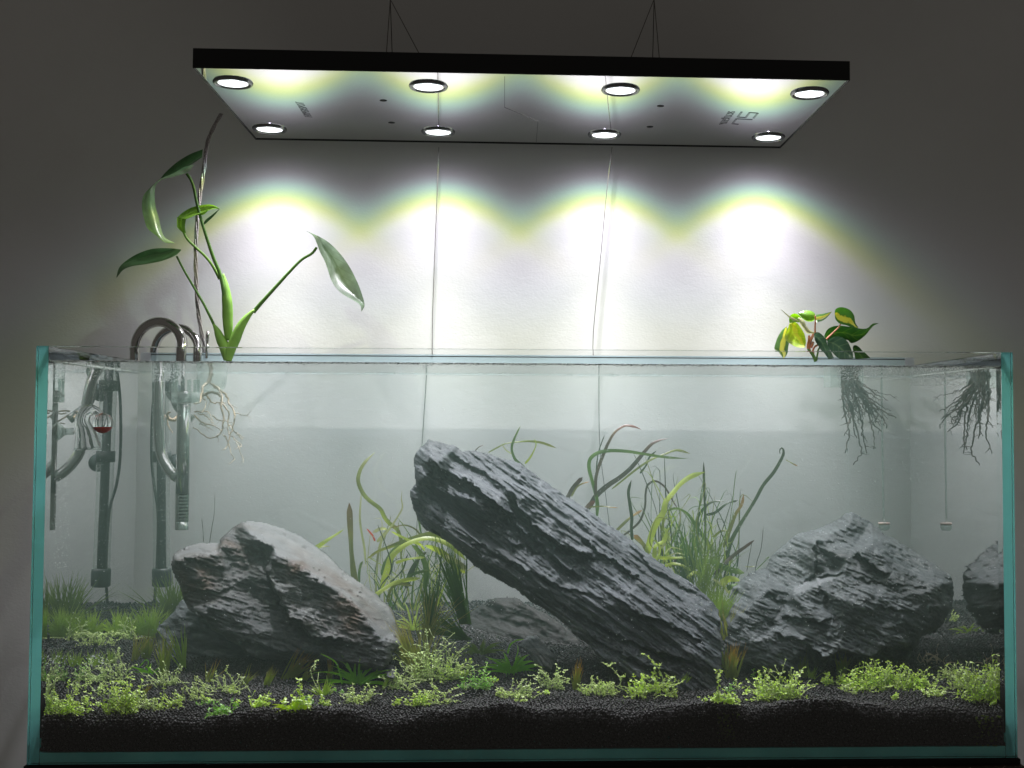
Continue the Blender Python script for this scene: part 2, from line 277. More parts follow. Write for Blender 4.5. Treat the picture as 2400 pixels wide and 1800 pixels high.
rb('r_brown', (.14, .15, .035), (.17, .09, .03)); rb('r_dark', (.035, .055, .02), (.05, .06, .025)); rb('r_red', (.09, .065, .04), (.17, .06, .045))
rb('r_purple', (.06, .05, .035), (.10, .05, .04)); rb('r_pale', (.42, .45, .20), (.46, .45, .25)); rb('r_orange', (.16, .17, .05), (.42, .24, .10)); rb('r_scarlet', (.6, .10, .06), (.65, .12, .08))
rb('g_dark', (.07, .14, .035), (.10, .19, .05), .5); rb('g_olive', (.17, .23, .05), (.26, .22, .06), .5); rb('g_gold', (.22, .25, .06), (.42, .34, .12), .5); rb('g_red', (.18, .22, .05), (.36, .18, .06), .5)
rb('g_mid', (.15, .22, .05), (.22, .30, .08), .5); rb('g_lime', (.30, .44, .08), (.42, .56, .15), .5)
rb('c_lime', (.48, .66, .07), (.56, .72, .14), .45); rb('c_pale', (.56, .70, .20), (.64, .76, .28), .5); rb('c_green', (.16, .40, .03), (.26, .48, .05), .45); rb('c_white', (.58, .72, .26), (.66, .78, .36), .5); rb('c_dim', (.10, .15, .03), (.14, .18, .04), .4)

# ------------------------------------------------------------------ mesh helpers
def mesh_np(name, V, F, mat, smooth=True, uv=None, attrs=None):
    me = bpy.data.meshes.new(name)
    V = np.asarray(V, dtype=np.float32)
    if isinstance(F, np.ndarray):
        k = F.shape[1]; n = len(F)
        me.vertices.add(len(V)); me.vertices.foreach_set('co', V.ravel())
        me.loops.add(n*k); me.loops.foreach_set('vertex_index', F.astype(np.int32).ravel())
        me.polygons.add(n); me.polygons.foreach_set('loop_start', np.arange(0, n*k, k, dtype=np.int32)); me.polygons.foreach_set('loop_total', np.full(n, k, dtype=np.int32))
        me.update(calc_edges=True)
    else:
        me.from_pydata([tuple(v) for v in V.tolist()], [], F); me.update()
    if smooth: me.polygons.foreach_set('use_smooth', np.ones(len(me.polygons), dtype=bool))
    if uv is not None:
        ul = me.uv_layers.new(name='UVMap'); li = np.zeros(len(me.loops), dtype=np.int32); me.loops.foreach_get('vertex_index', li)
        ul.data.foreach_set('uv', np.asarray(uv, dtype=np.float32)[li].ravel())
    if attrs:
        for k_, a in attrs.items():
            at = me.attributes.new(k_, 'FLOAT', 'POINT'); at.data.foreach_set('value', np.asarray(a, dtype=np.float32))
    if mat is not None: me.materials.append(M[mat] if isinstance(mat, str) else mat)
    return me
class MB:
    """collects shapes into one mesh"""
    def __init__(s): s.V = []; s.F = []; s.UV = []; s.n = 0
    def add(s, V, F, uv=None):
        V = np.asarray(V, float); s.V.append(V); s.F += [tuple(i+s.n for i in f) for f in F]
        s.UV.append(np.asarray(uv, float) if uv is not None else np.full((len(V), 2), .5)); s.n += len(V); return s
    def box(s, a, b):
        (x0, y0, z0), (x1, y1, z1) = a, b
        V = [(x0,y0,z0),(x1,y0,z0),(x1,y1,z0),(x0,y1,z0),(x0,y0,z1),(x1,y0,z1),(x1,y1,z1),(x0,y1,z1)]
        return s.add(V, [(0,3,2,1),(4,5,6,7),(0,1,5,4),(1,2,6,5),(2,3,7,6),(3,0,4,7)])
    def tube(s, P, R, n=10, cap=True):
        P = np.asarray(P, float); R = np.broadcast_to(np.asarray(R, float), (len(P),))
        T = np.gradient(P, axis=0); T /= np.linalg.norm(T, axis=1)[:, None]+1e-12
        up = np.array([0, 1, 0.]); 
        if abs(T[0]@up) > .9: up = np.array([1., 0, 0])
        V = []; a = np.linspace(0, 2*math.pi, n, endpoint=False); A = np.cross(T[0], up); A /= np.linalg.norm(A)
        for p, t, r in zip(P, T, R):
            A = A - t*(A@t); A /= np.linalg.norm(A)+1e-12; B = np.cross(t, A)
            V.append(p + r*(np.cos(a)[:, None]*A + np.sin(a)[:, None]*B))
        V = np.concatenate(V); F = []
        for i in range(len(P)-1):
            for j in range(n):
                k = (j+1) % n; F.append((i*n+j, i*n+k, (i+1)*n+k, (i+1)*n+j))
        uv = np.stack([np.tile(np.linspace(0, 1, n), len(P)), np.repeat(np.linspace(0, 1, len(P)), n)], 1)
        if cap: F += [tuple(range(n))[::-1], tuple((len(P)-1)*n+j for j in range(n))]
        return s.add(V, F, uv)
    def lathe(s, prof, c, n=24, axis='z'):
        V = []; F = []
        for r, h in prof:
            for j in range(n):
                a = 2*math.pi*j/n; q = (r*math.cos(a), r*math.sin(a), h)
                if axis == 'x': q = (q[2], q[0], q[1])
                elif axis == 'y': q = (q[0], q[2], q[1])
                V.append((c[0]+q[0], c[1]+q[1], c[2]+q[2]))
        for i in range(len(prof)-1):
            for j in range(n):
                k = (j+1) % n; F.append((i*n+j, i*n+k, (i+1)*n+k, (i+1)*n+j))
        return s.add(V, F)
    def sphere(s, c, r, n=12, m=8):
        return s.lathe([(r*math.sin(math.pi*i/m)+1e-6, -r*math.cos(math.pi*i/m)) for i in range(m+1)], c, n)
    def build(s, name, mat, parent=None, smooth=True, **tags):
        me = mesh_np(name, np.concatenate(s.V), s.F, mat, smooth, np.concatenate(s.UV))
        return link(name, me, parent, **tags)
def link(name, me, parent=None, label=None, cat=None, group=None, kind=None):
    o = bpy.data.objects.new(name, me); COL.objects.link(o)
    if parent is not None: o.parent = parent; o.matrix_parent_inverse = Matrix.Translation(-parent_loc(parent)) if not parent.get('_rot') else parent_mat(parent).inverted()
    return tag(o, label, cat, group, kind)
def parent_mat(p):
    m = p.matrix_basis.copy(); q = p.parent
    while q: m = q.matrix_basis @ p.matrix_parent_inverse @ m; q = q.parent
    return m
def parent_loc(p): return p.location
def tag(o, label=None, cat=None, group=None, kind=None):
    if label: o['label'] = label
    if cat: o['category'] = cat
    if group: o['group'] = group
    if kind: o['kind'] = kind
    return o
def empty(name, loc, label, cat, group=None):
    o = bpy.data.objects.new(name, None); COL.objects.link(o); o.location = loc; o.empty_display_size = .02
    return tag(o, label, cat, group)
def sub(name, me_or_mb, mat, parent, smooth=True, **kw):
    """part under a thing (or sub-part under a part) built in world coordinates"""
    if isinstance(me_or_mb, MB): o = bpy.data.objects.new(name, mesh_np(name, np.concatenate(me_or_mb.V), me_or_mb.F, mat, smooth, np.concatenate(me_or_mb.UV)))
    else: o = bpy.data.objects.new(name, me_or_mb)
    COL.objects.link(o); o.parent = parent
    chain = parent
    loc = Vector((0, 0, 0))
    while chain is not None: loc = loc + chain.location; chain = chain.parent
    o.location = -loc
    return tag(o, **kw)
def catmull(P, n):
    P = np.asarray(P, float)
    if len(P) == 2: return P[0]+(P[1]-P[0])*np.linspace(0, 1, n)[:, None]
    Q = np.vstack([2*P[0]-P[1], P, 2*P[-1]-P[-2]]); d = np.linalg.norm(np.diff(P, axis=0), axis=1); cum = np.concatenate([[0], np.cumsum(d)]); out = []
    for s in np.linspace(0, cum[-1], n):
        i = min(max(np.searchsorted(cum, s, side='right')-1, 0), len(P)-2); t = (s-cum[i])/(d[i]+1e-12); a, b, c, e = Q[i], Q[i+1], Q[i+2], Q[i+3]
        out.append(.5*((2*b)+(-a+c)*t+(2*a-5*b+4*c-e)*t*t+(-a+3*b-3*c+e)*t**3))
    return np.array(out)
# ---- numpy gradient-free value noise
def _h(ix, iy, s):
    h = (ix.astype(np.int64)*374761393 + iy.astype(np.int64)*668265263 + s*1442695041) & 0xffffffff
    h = ((h ^ (h >> 13))*1274126177) & 0xffffffff
    return ((h ^ (h >> 16)) & 0xffffff)/float(0xffffff)
def vnoise(x, y, s=0):
    ix, iy = np.floor(x), np.floor(y); fx, fy = x-ix, y-iy; fx = fx*fx*(3-2*fx); fy = fy*fy*(3-2*fy); ix = ix.astype(np.int64); iy = iy.astype(np.int64)
    a, b, c, d = _h(ix, iy, s), _h(ix+1, iy, s), _h(ix, iy+1, s), _h(ix+1, iy+1, s)
    return (a*(1-fx)+b*fx)*(1-fy)+(c*(1-fx)+d*fx)*fy
def fbm(x, y, o=5, s=0, g=.55):
    r = 0; a = 1; t = 0
    for i in range(o): r = r+a*vnoise(x*2**i, y*2**i, s+i*17); t += a; a *= g
    return r/t

# ------------------------------------------------------------------ setting: wall, cabinet
b = MB(); b.box((-4, WALL_Y, -1.2), (4, WALL_Y+.1, 2.6)); b.build('wall', 'wall', smooth=False, kind='structure')
cab = empty('cabinet', (0, .25, -.9), 'dark brown wooden cabinet under the aquarium with a black mat on top', 'cabinet')
b = MB(); b.box((-.606, -.012, -.9), (.606, .512, -.0075)); o = sub('cabinet_body', b, 'cabinet', cab, False)
bv = o.modifiers.new('b', 'BEVEL'); bv.width = .003; bv.segments = 2
b = MB(); b.box((-.602, -.003, -.0070), (.602, .503, -.0008)); sub('foam_mat', b, 'mat', cab, False)

# ------------------------------------------------------------------ tank
tank = empty('aquarium_tank', (0, .25, 0), 'rimless glass aquarium with greenish edges, filled with slightly cloudy water', 'aquarium')
def pane(name, a, b_, mat='pane', bev=.0008):
    m_ = MB(); m_.box(a, b_); o = sub(name, m_, mat, tank, False); bv = o.modifiers.new('b', 'BEVEL'); bv.width = bev; bv.segments = 2; return o
g = .0002
pane('front_pane', (-.6, 0, 0), (.6, TG, TH))
pane('back_pane', (-.6, TD-TG, 0), (.6, TD, TH))
pane('side_pane', (-.6, TG+g, 0), (-.6+TG, TD-TG-g, TH), 'pane_e')
pane('side_pane', (.6-TG, TG+g, 0), (.6, TD-TG-g, TH), 'pane_e')
M['pane_b'] = principled('teal_ground_edge', (.22, .86, .80), .18, spec=.6, noise=9, col2=(.12, .62, .60))
pane('bottom_pane', (-.6+TG+g, TG+g, 0), (.6-TG-g, TD-TG-g, TG), 'pane_b')
m, t, o = nt('bluish_strip_glass'); tr = N(t, 'BsdfTransparent'); tr.inputs[0].default_value = (.88, .95, .97, 1); tl = N(t, 'BsdfTranslucent'); tl.inputs[0].default_value = (.72, .84, .88, 1); gl = N(t, 'BsdfGlossy', i_Roughness=.02); fr = N(t, 'Fresnel', i_IOR=1.5)
a1 = N(t, 'MixShader', i_0=.42); L(t, tr.outputs[0], a1.inputs[1]); L(t, tl.outputs[0], a1.inputs[2]); a2 = N(t, 'MixShader'); L(t, fr.outputs[0], a2.inputs[0]); L(t, a1.outputs[0], a2.inputs[1]); L(t, gl.outputs[0], a2.inputs[2]); L(t, a2.outputs[0], o.inputs[0]); M['strip'] = m
M['strip_end'] = principled('strip_end_white', (.62, .66, .68), .4, trans=.3)
# glass strip lying along the back rim
sx0, sx1 = air(339.5, 850, .49)[0], air(2133, 850, .49)[0]
strip_top = air(1200, 832, .474)[2]; 
m_ = MB(); m_.box((sx0, .474, TH+.0004), (sx1, .492, strip_top)); o = sub('brace_strip', m_, 'strip', tank, False); bv = o.modifiers.new('b', 'BEVEL'); bv.width = .0006; bv.segments = 2
m_ = MB(); m_.box((sx0+.0158, .4725, strip_top-.0042), (sx1-.0158, .4738, strip_top-.0026)); sub('strip_joint', m_, 'rubber', tank, False)
for qa, qb in ((sx0, sx0+.0155), (sx1-.0155, sx1)):
    m_ = MB(); m_.box((qa, .4732, TH+.0006), (qb, .4739, strip_top-.0002)); sub('end_cap', m_, 'strip_end', tank, False)  # thin milky white plate over each end of the strip
# water
wm = MB(); wm.box((-.5877, WF, TG+.0003), (.5877, TD-TG-.0003, WL)); wo = wm.build('water', 'water', smooth=False, kind='structure')

# ------------------------------------------------------------------ lamp
LM = Matrix.Translation((LAMP['x'], LAMP['y'], LAMP['z'])) @ Matrix.Rotation(LAMP['yaw'], 4, 'Z'); LMI = LM.inverted()
lamp = empty('hanging_lamp', (0, 0, 0), 'long flat black aquarium lamp with eight round spotlights and a mirror underside', 'lamp')
lamp.matrix_basis = LM
def lsub(name, mb, mat, parent=lamp, smooth=False, loc=None):
    o = bpy.data.objects.new(name, mesh_np(name, np.concatenate(mb.V), mb.F, mat, smooth, np.concatenate(mb.UV)) if isinstance(mb, MB) else mb)
    COL.objects.link(o); o.parent = parent
    if loc: o.location = loc
    return o
hw, hd, lh = LAMP['w']/2, LAMP['d']/2, LAMP['h']
b = MB(); tk = .0022
b.box((-hw, -hd, 0), (hw, -hd+tk, lh)); b.box((-hw, hd-tk, 0), (hw, hd, lh)); b.box((-hw, -hd+tk, 0), (-hw+tk, hd-tk, lh)); b.box((hw-tk, -hd+tk, 0), (hw, hd-tk, lh))
b.box((-hw+tk, -hd+tk, lh-.002), (hw-tk, hd-tk, lh-.0002))
o = lsub('frame', b, 'black'); bv = o.modifiers.new('b', 'BEVEL'); bv.width = .0006; bv.segments = 2
b = MB(); pz = .0015
b.box((-hw+tk+.0003, -hd+tk+.0003, pz), (hw-tk-.0003, hd-tk-.0003, pz+.003)); lsub('mirror_plate', b, 'mirror')
def lpt(px, py):                                # photo position on the plate -> lamp coordinates
    p = on_z(px, py, LAMP['z']+pz); q = LMI @ Vector(p); return q
for px, py in ((828, 217), (846, 265), (1427, 229), (1404, 274)):
    q = lpt(px*S24, py*S24); b = MB(); b.lathe([(.0001, -.0006), (.0045, -.0006), (.0055, -.0002), (.0055, .001)], (q.x, q.y, pz), 20); lsub('screw_hole', b, 'hole', smooth=True)
seam = [lpt(x*S24, y*S24) for x, y in ((1090, 166), (1090, 232), (1162, 262), (1158, 311))]
b = MB()
for a_, c_ in zip(seam[:-1], seam[1:]):
    d = Vector((c_.x-a_.x, c_.y-a_.y)).normalized(); n_ = Vector((-d.y, d.x))*.00045
    V = [(a_.x-n_.x, a_.y-n_.y), (c_.x-n_.x, c_.y-n_.y), (c_.x+n_.x, c_.y+n_.y), (a_.x+n_.x, a_.y+n_.y)]
    b.add([(x, y, pz-.0003) for x, y in V]+[(x, y, pz-.0001) for x, y in V], [(0,1,2,3),(7,6,5,4),(0,4,5,1),(1,5,6,2),(2,6,7,3),(3,7,4,0)])
lsub('panel_seam', b, 'chrome')
# beam colours by angle from straight down (the lens's chromatic fringe)
def beam(ld):
    ld.use_nodes = True; t = ld.node_tree; t.nodes.clear(); o = t.nodes.new('ShaderNodeOutputLight'); e = N(t, 'Emission'); L(t, e.outputs[0], o.inputs[0])
    ge = N(t, 'NewGeometry'); sp = N(t, 'SeparateXYZ'); L(t, ge.outputs['Incoming'], sp.inputs[0]); ab = N(t, 'Math', operation='ABSOLUTE'); L(t, sp.outputs[2], ab.inputs[0])
    ac = N(t, 'Math', operation='ARCCOSINE'); L(t, ab.outputs[0], ac.inputs[0]); dv = N(t, 'Math', operation='DIVIDE', i_1=math.pi/2); L(t, ac.outputs[0], dv.inputs[0])
    r = ramp(t, BEAM); L(t, dv.outputs[0], r.inputs[0]); L(t, r.outputs[0], e.inputs[0]); e.inputs[1].default_value = 1
BEAM = [(0, (3.5, 3.45, 3.52)), (13/90, (2.85, 2.80, 2.88)), (18.5/90, (1.35, 1.32, 1.38)), (25/90, (.70, .68, .73)), (32/90, (.51, .49, .535)), (38/90, (.36, .348, .38)), (42/90, (.305, .297, .315)), (45/90, (.285, .285, .268)), (48/90, (.235, .25, .150)), (51/90, (.165, .190, .070)), (54/90, (.102, .140, .075)), (58/90, (.058, .088, .076)), (63/90, (.032, .037, .041)), (68/90, (.015, .0138, .017)), (74/90, (.005, .0045, .006)), (82/90, (.0005, .0005, .0005))]
m, t, o = nt('lit_lens'); e = N(t, 'Emission', i_Strength=1.); L(t, e.outputs[0], o.inputs[0])
tc = N(t, 'TexCoord'); wv = N(t, 'TexWave', wave_type='RINGS', rings_direction='SPHERICAL', i_Scale=75., i_Distortion=0.); L(t, tc.outputs['Object'], wv.inputs['Vector'])
r = ramp(t, [(.0, (.55, .68, .72)), (.35, (1.6, 1.7, 1.75)), (1, (3.2, 3.25, 3.3))]); L(t, wv.outputs['Fac'], r.inputs[0]); L(t, r.outputs[0], e.inputs[0]); M['lens'] = m
ring = MB(); ring.lathe([(.0228, .001), (.0228, -.0012), (.0242, -.0030), (.0262, -.0030), (.0274, -.0012), (.0278, .0012)], (0, 0, 0), 48)
lens = MB()
prof = [(.0002, -.0005)]
for k in range(1, 12): prof.append((.0205*k/11, -.0006-(.0006 if k % 2 else 0)))
lens.lathe(prof, (0, 0, 0), 48)
refl = MB(); refl.lathe([(.0205, -.0006), (.0218, -.0016), (.0228, -.0006)], (0, 0, 0), 48)
ring_me = lens_me = refl_me = None
for j in (-1, 1):
    for i in (-1.5, -.5, .5, 1.5):
        x, y = i*LAMP['sx'], j*LAMP['sy']
        if ring_me is None:
            ro = lsub('spotlight', ring, 'chrome', smooth=True, loc=(x, y, pz)); ring_me = ro.data
            lo = lsub('lens', lens, 'lens', ro, True); lens_me = lo.data; co_ = lsub('lens_collar', refl, 'steel', ro, True); refl_me = co_.data
        else:
            ro = lsub('spotlight', ring_me, None, loc=(x, y, pz)); lsub('lens', lens_me, None, ro); lsub('lens_collar', refl_me, None, ro)
        ld = bpy.data.lights.new('spot_beam', 'POINT'); ld.energy = LIGHT_W; ld.shadow_soft_size = .0055; beam(ld)
        lo2 = bpy.data.objects.new('spot_beam', ld); COL.objects.link(lo2); lo2.parent = ro; lo2.location = (0, 0, -.0040)
# lettering, dark print on the plate
def text(body, size, loc, right, up, shear=0):
    cu = bpy.data.curves.new('lettering', 'FONT'); cu.body = body; cu.size = size; cu.extrude = .0001; cu.align_x = 'CENTER'; cu.align_y = 'CENTER'; cu.shear = shear
    cu.materials.append(M['chrome']); to = bpy.data.objects.new('tmp_text', cu); COL.objects.link(to); bpy.context.view_layer.update(); me = bpy.data.meshes.new_from_object(to.evaluated_get(bpy.context.evaluated_depsgraph_get())); bpy.data.objects.remove(to); o = bpy.data.objects.new('lettering', me); COL.objects.link(o); o.parent = lamp
    r_, u_ = Vector(right), Vector(up); n_ = r_.cross(u_)
    o.matrix_basis = Matrix(((r_.x, u_.x, n_.x, loc[0]), (r_.y, u_.y, n_.y, loc[1]), (r_.z, u_.z, n_.z, loc[2]), (0, 0, 0, 1))); return o
q0 = lpt(400+868/2.765, 80+492/2.765); text('HYPERSPOT', .0165, (q0.x, q0.y, pz-.0003), (0, -1, 0), (-1, 0, 0), .25)
q1 = lpt(1100+1335/2.212, 80+433/2.212); text('SKYLIGHT', .0165, (q1.x, q1.y, pz-.0003), (0, 1, 0), (1, 0, 0))
q2 = lpt(1100+1425/2.212, 80+438/2.212)
b = MB()
def bar(x0, y0, x1, y1, w_):
    d = Vector((x1-x0, y1-y0)).normalized(); n_ = Vector((-d.y, d.x))*w_/2
    V = [(x0-n_.x, y0-n_.y), (x1-n_.x, y1-n_.y), (x1+n_.x, y1+n_.y), (x0+n_.x, y0+n_.y)]
    b.add([(x, y, pz-.0005) for x, y in V]+[(x, y, pz-.0001) for x, y in V], [(0,1,2,3),(7,6,5,4),(0,4,5,1),(1,5,6,2),(2,6,7,3),(3,7,4,0)])
def glyph(segs, w_=.0030):                       # in logo coordinates: u along +Y of the plate, v along +X
    for u0, v0, u1, v1 in segs: bar(q2.x+v0, q2.y+u0*1.4, q2.x+v1, q2.y+u1*1.4, w_)
glyph([(-.028, -.012, -.006, -.012), (-.006, -.012, -.004, .001), (-.026, .001, -.004, .001), (-.026, .001, -.024, .014), (-.024, .014, -.002, .014)])
glyph([(.004, .014, .002, -.012), (.002, -.012, .024, -.012), (.024, -.012, .026, -.002)])
glyph([(-.020, -.024, -.027, -.032), (0, -.026, 0, -.036), (.020, -.024, .027, -.032)], .0026)
lsub('logo_print', b, 'chrome')
# suspension cables up to the ceiling
ztop = LAMP['z']+LAMP['h']
for ends, top in (((((835, 112), .25), ((847, 112), .42), ((905, 115), .25)), (843, -260)), ((((1364, 122), .25), ((1410, 122), .42), ((1424, 122), .25)), (1413, -260))):
    T = air(top[0]*S24, top[1]*S24, .34)
    T0 = air(top[0]*S24, -2, .34)
    for (e_, Y_) in ends:
        P = air(e_[0]*S24, e_[1]*S24, Y_); P = P + (P-T0)*((ztop-P[2])/((P-T0)[2])) if abs((P-T0)[2]) > .01 else P
        b = MB(); b.tube([P, T0, T], .00065, 6); o = bpy.data.objects.new('suspension_cable', mesh_np('suspension_cable', np.concatenate(b.V), b.F, 'cable')); COL.objects.link(o)
        o.parent = lamp; o.matrix_parent_inverse = LMI
# loose cable tails behind the tank
def tail(pts_a, pts_w, label):
    P = [air(x*S24, y*S24, .535) for x, y in pts_a]+[wat(x*S24, y*S24, .535) for x, y in pts_w]
    b = MB(); b.tube(catmull(P, 60), .0006, 6); b.build('hanging_wire', 'cable', label=label, cat='wire', group='thin wires hanging behind the tank')
tail([(948, 318), (945, 400), (939, 550), (934, 700)], [(921, 800), (912, 950), (902, 1100), (895, 1250)], 'thin wire hanging from the lamp behind the left end of the leaning rock')
tail([(1322, 318), (1310, 420), (1297, 560), (1285, 680), (1281, 740)], [(1294, 800), (1296, 960), (1310, 1080), (1325, 1200)], 'thin wire hanging from the lamp behind the red ribbon leaves')
# power cord
P = [air(x, y, Y_) for (x, y), Y_ in zip(Z(200, 300, 3.0157, [(960, -100), (905, 0), (862, 110), (836, 300), (806, 500), (787, 700), (780, 900), (784, 1100), (798, 1300), (826, 1480), (850, 1620), (853, 1700)]), [.53, .52, .50, .48, .465, .455, .45, .452, .46, .475, .505, .51])]
P = catmull(P, 110); cordE = empty('power_cord', tuple(P[-1]), 'twisted clear power cord hanging from the lamp past the tall plant', 'cord')
for k in range(4):
    ph = np.linspace(0, 26, len(P))+k*math.pi/2; Q = P+np.stack([np.cos(ph)*.0021, np.sin(ph)*.0021, 0*ph], 1); b = MB(); b.tube(Q, .0014, 7); sub('strand', b, 'cord', cordE)

# ------------------------------------------------------------------ soil
def soil_z(x, y):
    x = np.asarray(x, float); y = np.asarray(y, float)
    z = .0535+.178*(y-.012)
    front = np.interp(x, FX, FZ)-.0535
    z = z+(front+.0032*(fbm(x*170, x*0+2, 2, 4)-.5)+.004*(fbm(x*45, x*0+2, 2, 14)-.5))*np.exp(-(y-.012)/.03)
    z = z+.010*(fbm(x*7+3, y*7+5, 3, 5)-.5)+.003*(fbm(x*40, y*40, 2, 9)-.5)*2
    z = z-.006*np.exp(-((x+.47)/.05)**2-((y-.25)/.12)**2)
    return z
_fp = [(95, 1683), (200, 1684), (300, 1679), (380, 1688), (450, 1689), (520, 1680), (600, 1668), (700, 1664), (800, 1660), (860, 1675), (900, 1684), (960, 1676), (1000, 1668), (1060, 1660), (1130, 1650), (1180, 1643), (1230, 1652), (1280, 1666), (1340, 1656), (1400, 1660), (1450, 1668), (1520, 1662), (1600, 1652), (1660, 1640), (1720, 1655), (1760, 1664), (1800, 1654), (1860, 1638), (1920, 1634), (1980, 1636), (2040, 1650), (2090, 1662), (2130, 1655), (2180, 1650), (2230, 1660), (2290, 1670), (2350, 1668)]
_w = [wat(px, py, .014) for px, py in _fp]
FX = np.array([p[0] for p in _w]); FZ = np.array([p[2] for p in _w])
X0, X1, Y0, Y1 = -.5872, .5872, .0164, .4872
nx, ny = 420, 170; xs = np.linspace(X0, X1, nx); ys = np.linspace(Y0, Y1, ny)
GX, GY = np.meshgrid(xs, ys); GZ = soil_z(GX, GY)
V = np.stack([GX.ravel(), GY.ravel(), GZ.ravel()-.0026], 1); idx = np.arange(nx*ny).reshape(ny, nx)
F = np.stack([idx[:-1, :-1], idx[:-1, 1:], idx[1:, 1:], idx[1:, :-1]], -1).reshape(-1, 4)
loop = np.concatenate([idx[0, :], idx[1:, -1], idx[-1, -2::-1], idx[-2:0:-1, 0]])
B = V[loop].copy(); B[:, 2] = TG+.0008; nb = len(loop); base = len(V); V = np.vstack([V, B, [[0, .25, TG+.0008]]])
k = np.arange(nb); k2 = (k+1) % nb
F = np.vstack([F, np.stack([loop[k2], loop[k], base+k, base+k2], 1)])
Fl = [tuple(f) for f in F.tolist()]+[(base+nb, base+int(b_), base+int(a_)) for a_, b_ in zip(k, k2)]
so = bpy.data.objects.new('soil', mesh_np('soil', V, Fl, 'soil')); COL.objects.link(so); tag(so, kind='structure')
# grains: twenty-sided granules scattered over the bed and against the front glass
ph = (1+5**.5)/2
IV = np.array([(-1,ph,0),(1,ph,0),(-1,-ph,0),(1,-ph,0),(0,-1,ph),(0,1,ph),(0,-1,-ph),(0,1,-ph),(ph,0,-1),(ph,0,1),(-ph,0,-1),(-ph,0,1)], float); IV /= np.linalg.norm(IV[0])
IF = np.array([(0,11,5),(0,5,1),(0,1,7),(0,7,10),(0,10,11),(1,5,9),(5,11,4),(11,10,2),(10,7,6),(7,1,8),(3,9,4),(3,4,2),(3,2,6),(3,6,8),(3,8,9),(4,9,5),(2,4,11),(6,2,10),(8,6,7),(9,8,1)])
def scatter(P, R, S):
    n = len(P); q = rng.normal(size=(n, 4)); q /= np.linalg.norm(q, axis=1)[:, None]; a, b_, c, d = q.T
    Rm = np.stack([1-2*(c*c+d*d), 2*(b_*c-a*d), 2*(b_*d+a*c), 2*(b_*c+a*d), 1-2*(b_*b_+d*d), 2*(c*d-a*b_), 2*(b_*d-a*c), 2*(c*d+a*b_), 1-2*(b_*b_+c*c)], 1).reshape(n, 3, 3)
    v = IV[None]*(R[:, None]*S)[:, None, :]; v = np.einsum('nij,nkj->nki', Rm, v)+P[:, None]
    f = IF[None]+(np.arange(n)*12)[:, None, None]
    return v.reshape(-1, 3), f.reshape(-1, 3)
def jgrid(x0, x1, y0, y1, s):
    a, b_ = np.meshgrid(np.arange(x0, x1, s), np.arange(y0, y1, s*.87)); a = a+(np.arange(a.shape[0]) % 2)[:, None]*s/2
    a = a+rng.uniform(-.32, .32, a.shape)*s; b_ = b_+rng.uniform(-.32, .32, b_.shape)*s
    return np.clip(a.ravel(), x0, x1), np.clip(b_.ravel(), y0, y1)
P = []; R_ = []
for (ya, yb, s) in ((.0172, .20, .0042), (.20, .32, .0045), (.32, .485, .0050)):
    a, b_ = jgrid(X0+.0012, X1-.0012, ya, yb, s); P.append(np.stack([a, b_, soil_z(a, b_)+s*.12], 1)); R_.append(np.full(len(a), s*.50))
a, h = jgrid(X0+.0012, X1-.0012, TG+.003, .078, .0039); kz = h < soil_z(a, .0135)+.0009*rng.normal(size=len(a))
P.append(np.stack([a[kz], rng.uniform(.0146, .0162, kz.sum()), h[kz]], 1)); R_.append(np.full(kz.sum(), .0021))
P = np.vstack(P); R_ = np.concatenate(R_)*rng.uniform(.75, 1.1, len(P))
S_ = rng.uniform(.72, 1.1, (len(P), 3)); V, F = scatter(P, R_, S_)
V[:, 1] = np.maximum(V[:, 1], .01262); V[:, 0] = np.clip(V[:, 0], -.5874, .5874)
go = bpy.data.objects.new('soil_granules', mesh_np('soil_granules', V, F, 'grain', True, attrs=dict(tone=np.repeat(np.where(P[:, 1] < .0163, rng.uniform(.6, 1.0, len(P)), rng.uniform(0, 1, len(P))), 12)))); COL.objects.link(go)  # grains at the front glass painted paler to make up for missing light
tag(go, 'layer of small round black soil granules covering the tank floor', 'soil granules', kind='stuff')

# ------------------------------------------------------------------ rocks
def inpoly(x, y, P):
    P = np.asarray(P, float); r = np.zeros(x.shape, bool); j = len(P)-1
    for i in range(len(P)):
        xi, yi = P[i]; xj, yj = P[j]
        c = ((yi > y) != (yj > y)) & (x < (xj-xi)*(y-yi)/((yj-yi) if yj != yi else 1e-9)+xi); r ^= c; j = i
    return r
def dist_line(x, y, P, closed=False):
    """unsigned distance, signed side, nearest point and position along a polyline"""
    P = np.asarray(P, float); best = np.full(x.shape, 1e9); side = np.zeros(x.shape); nxp = np.zeros(x.shape); nyp = np.zeros(x.shape); al = np.zeros(x.shape)
    Q = np.vstack([P, P[:1]]) if closed else P; ln = np.linalg.norm(np.diff(Q, axis=0), axis=1); cum = np.concatenate([[0], np.cumsum(ln)]); tot = cum[-1]
    for i in range(len(Q)-1):
        a, b_ = Q[i], Q[i+1]; d = b_-a; l2 = d@d+1e-9; t = np.clip(((x-a[0])*d[0]+(y-a[1])*d[1])/l2, 0, 1)
        qx, qy = a[0]+t*d[0], a[1]+t*d[1]; ds = np.hypot(x-qx, y-qy); s = np.sign(d[0]*(y-a[1])-d[1]*(x-a[0])); k = ds < best
        best = np.where(k, ds, best); side = np.where(k, s, side); nxp = np.where(k, qx, nxp); nyp = np.where(k, qy, nyp); al = np.where(k, (cum[i]+t*ln[i])/tot, al)
    return best, side, nxp, nyp, al
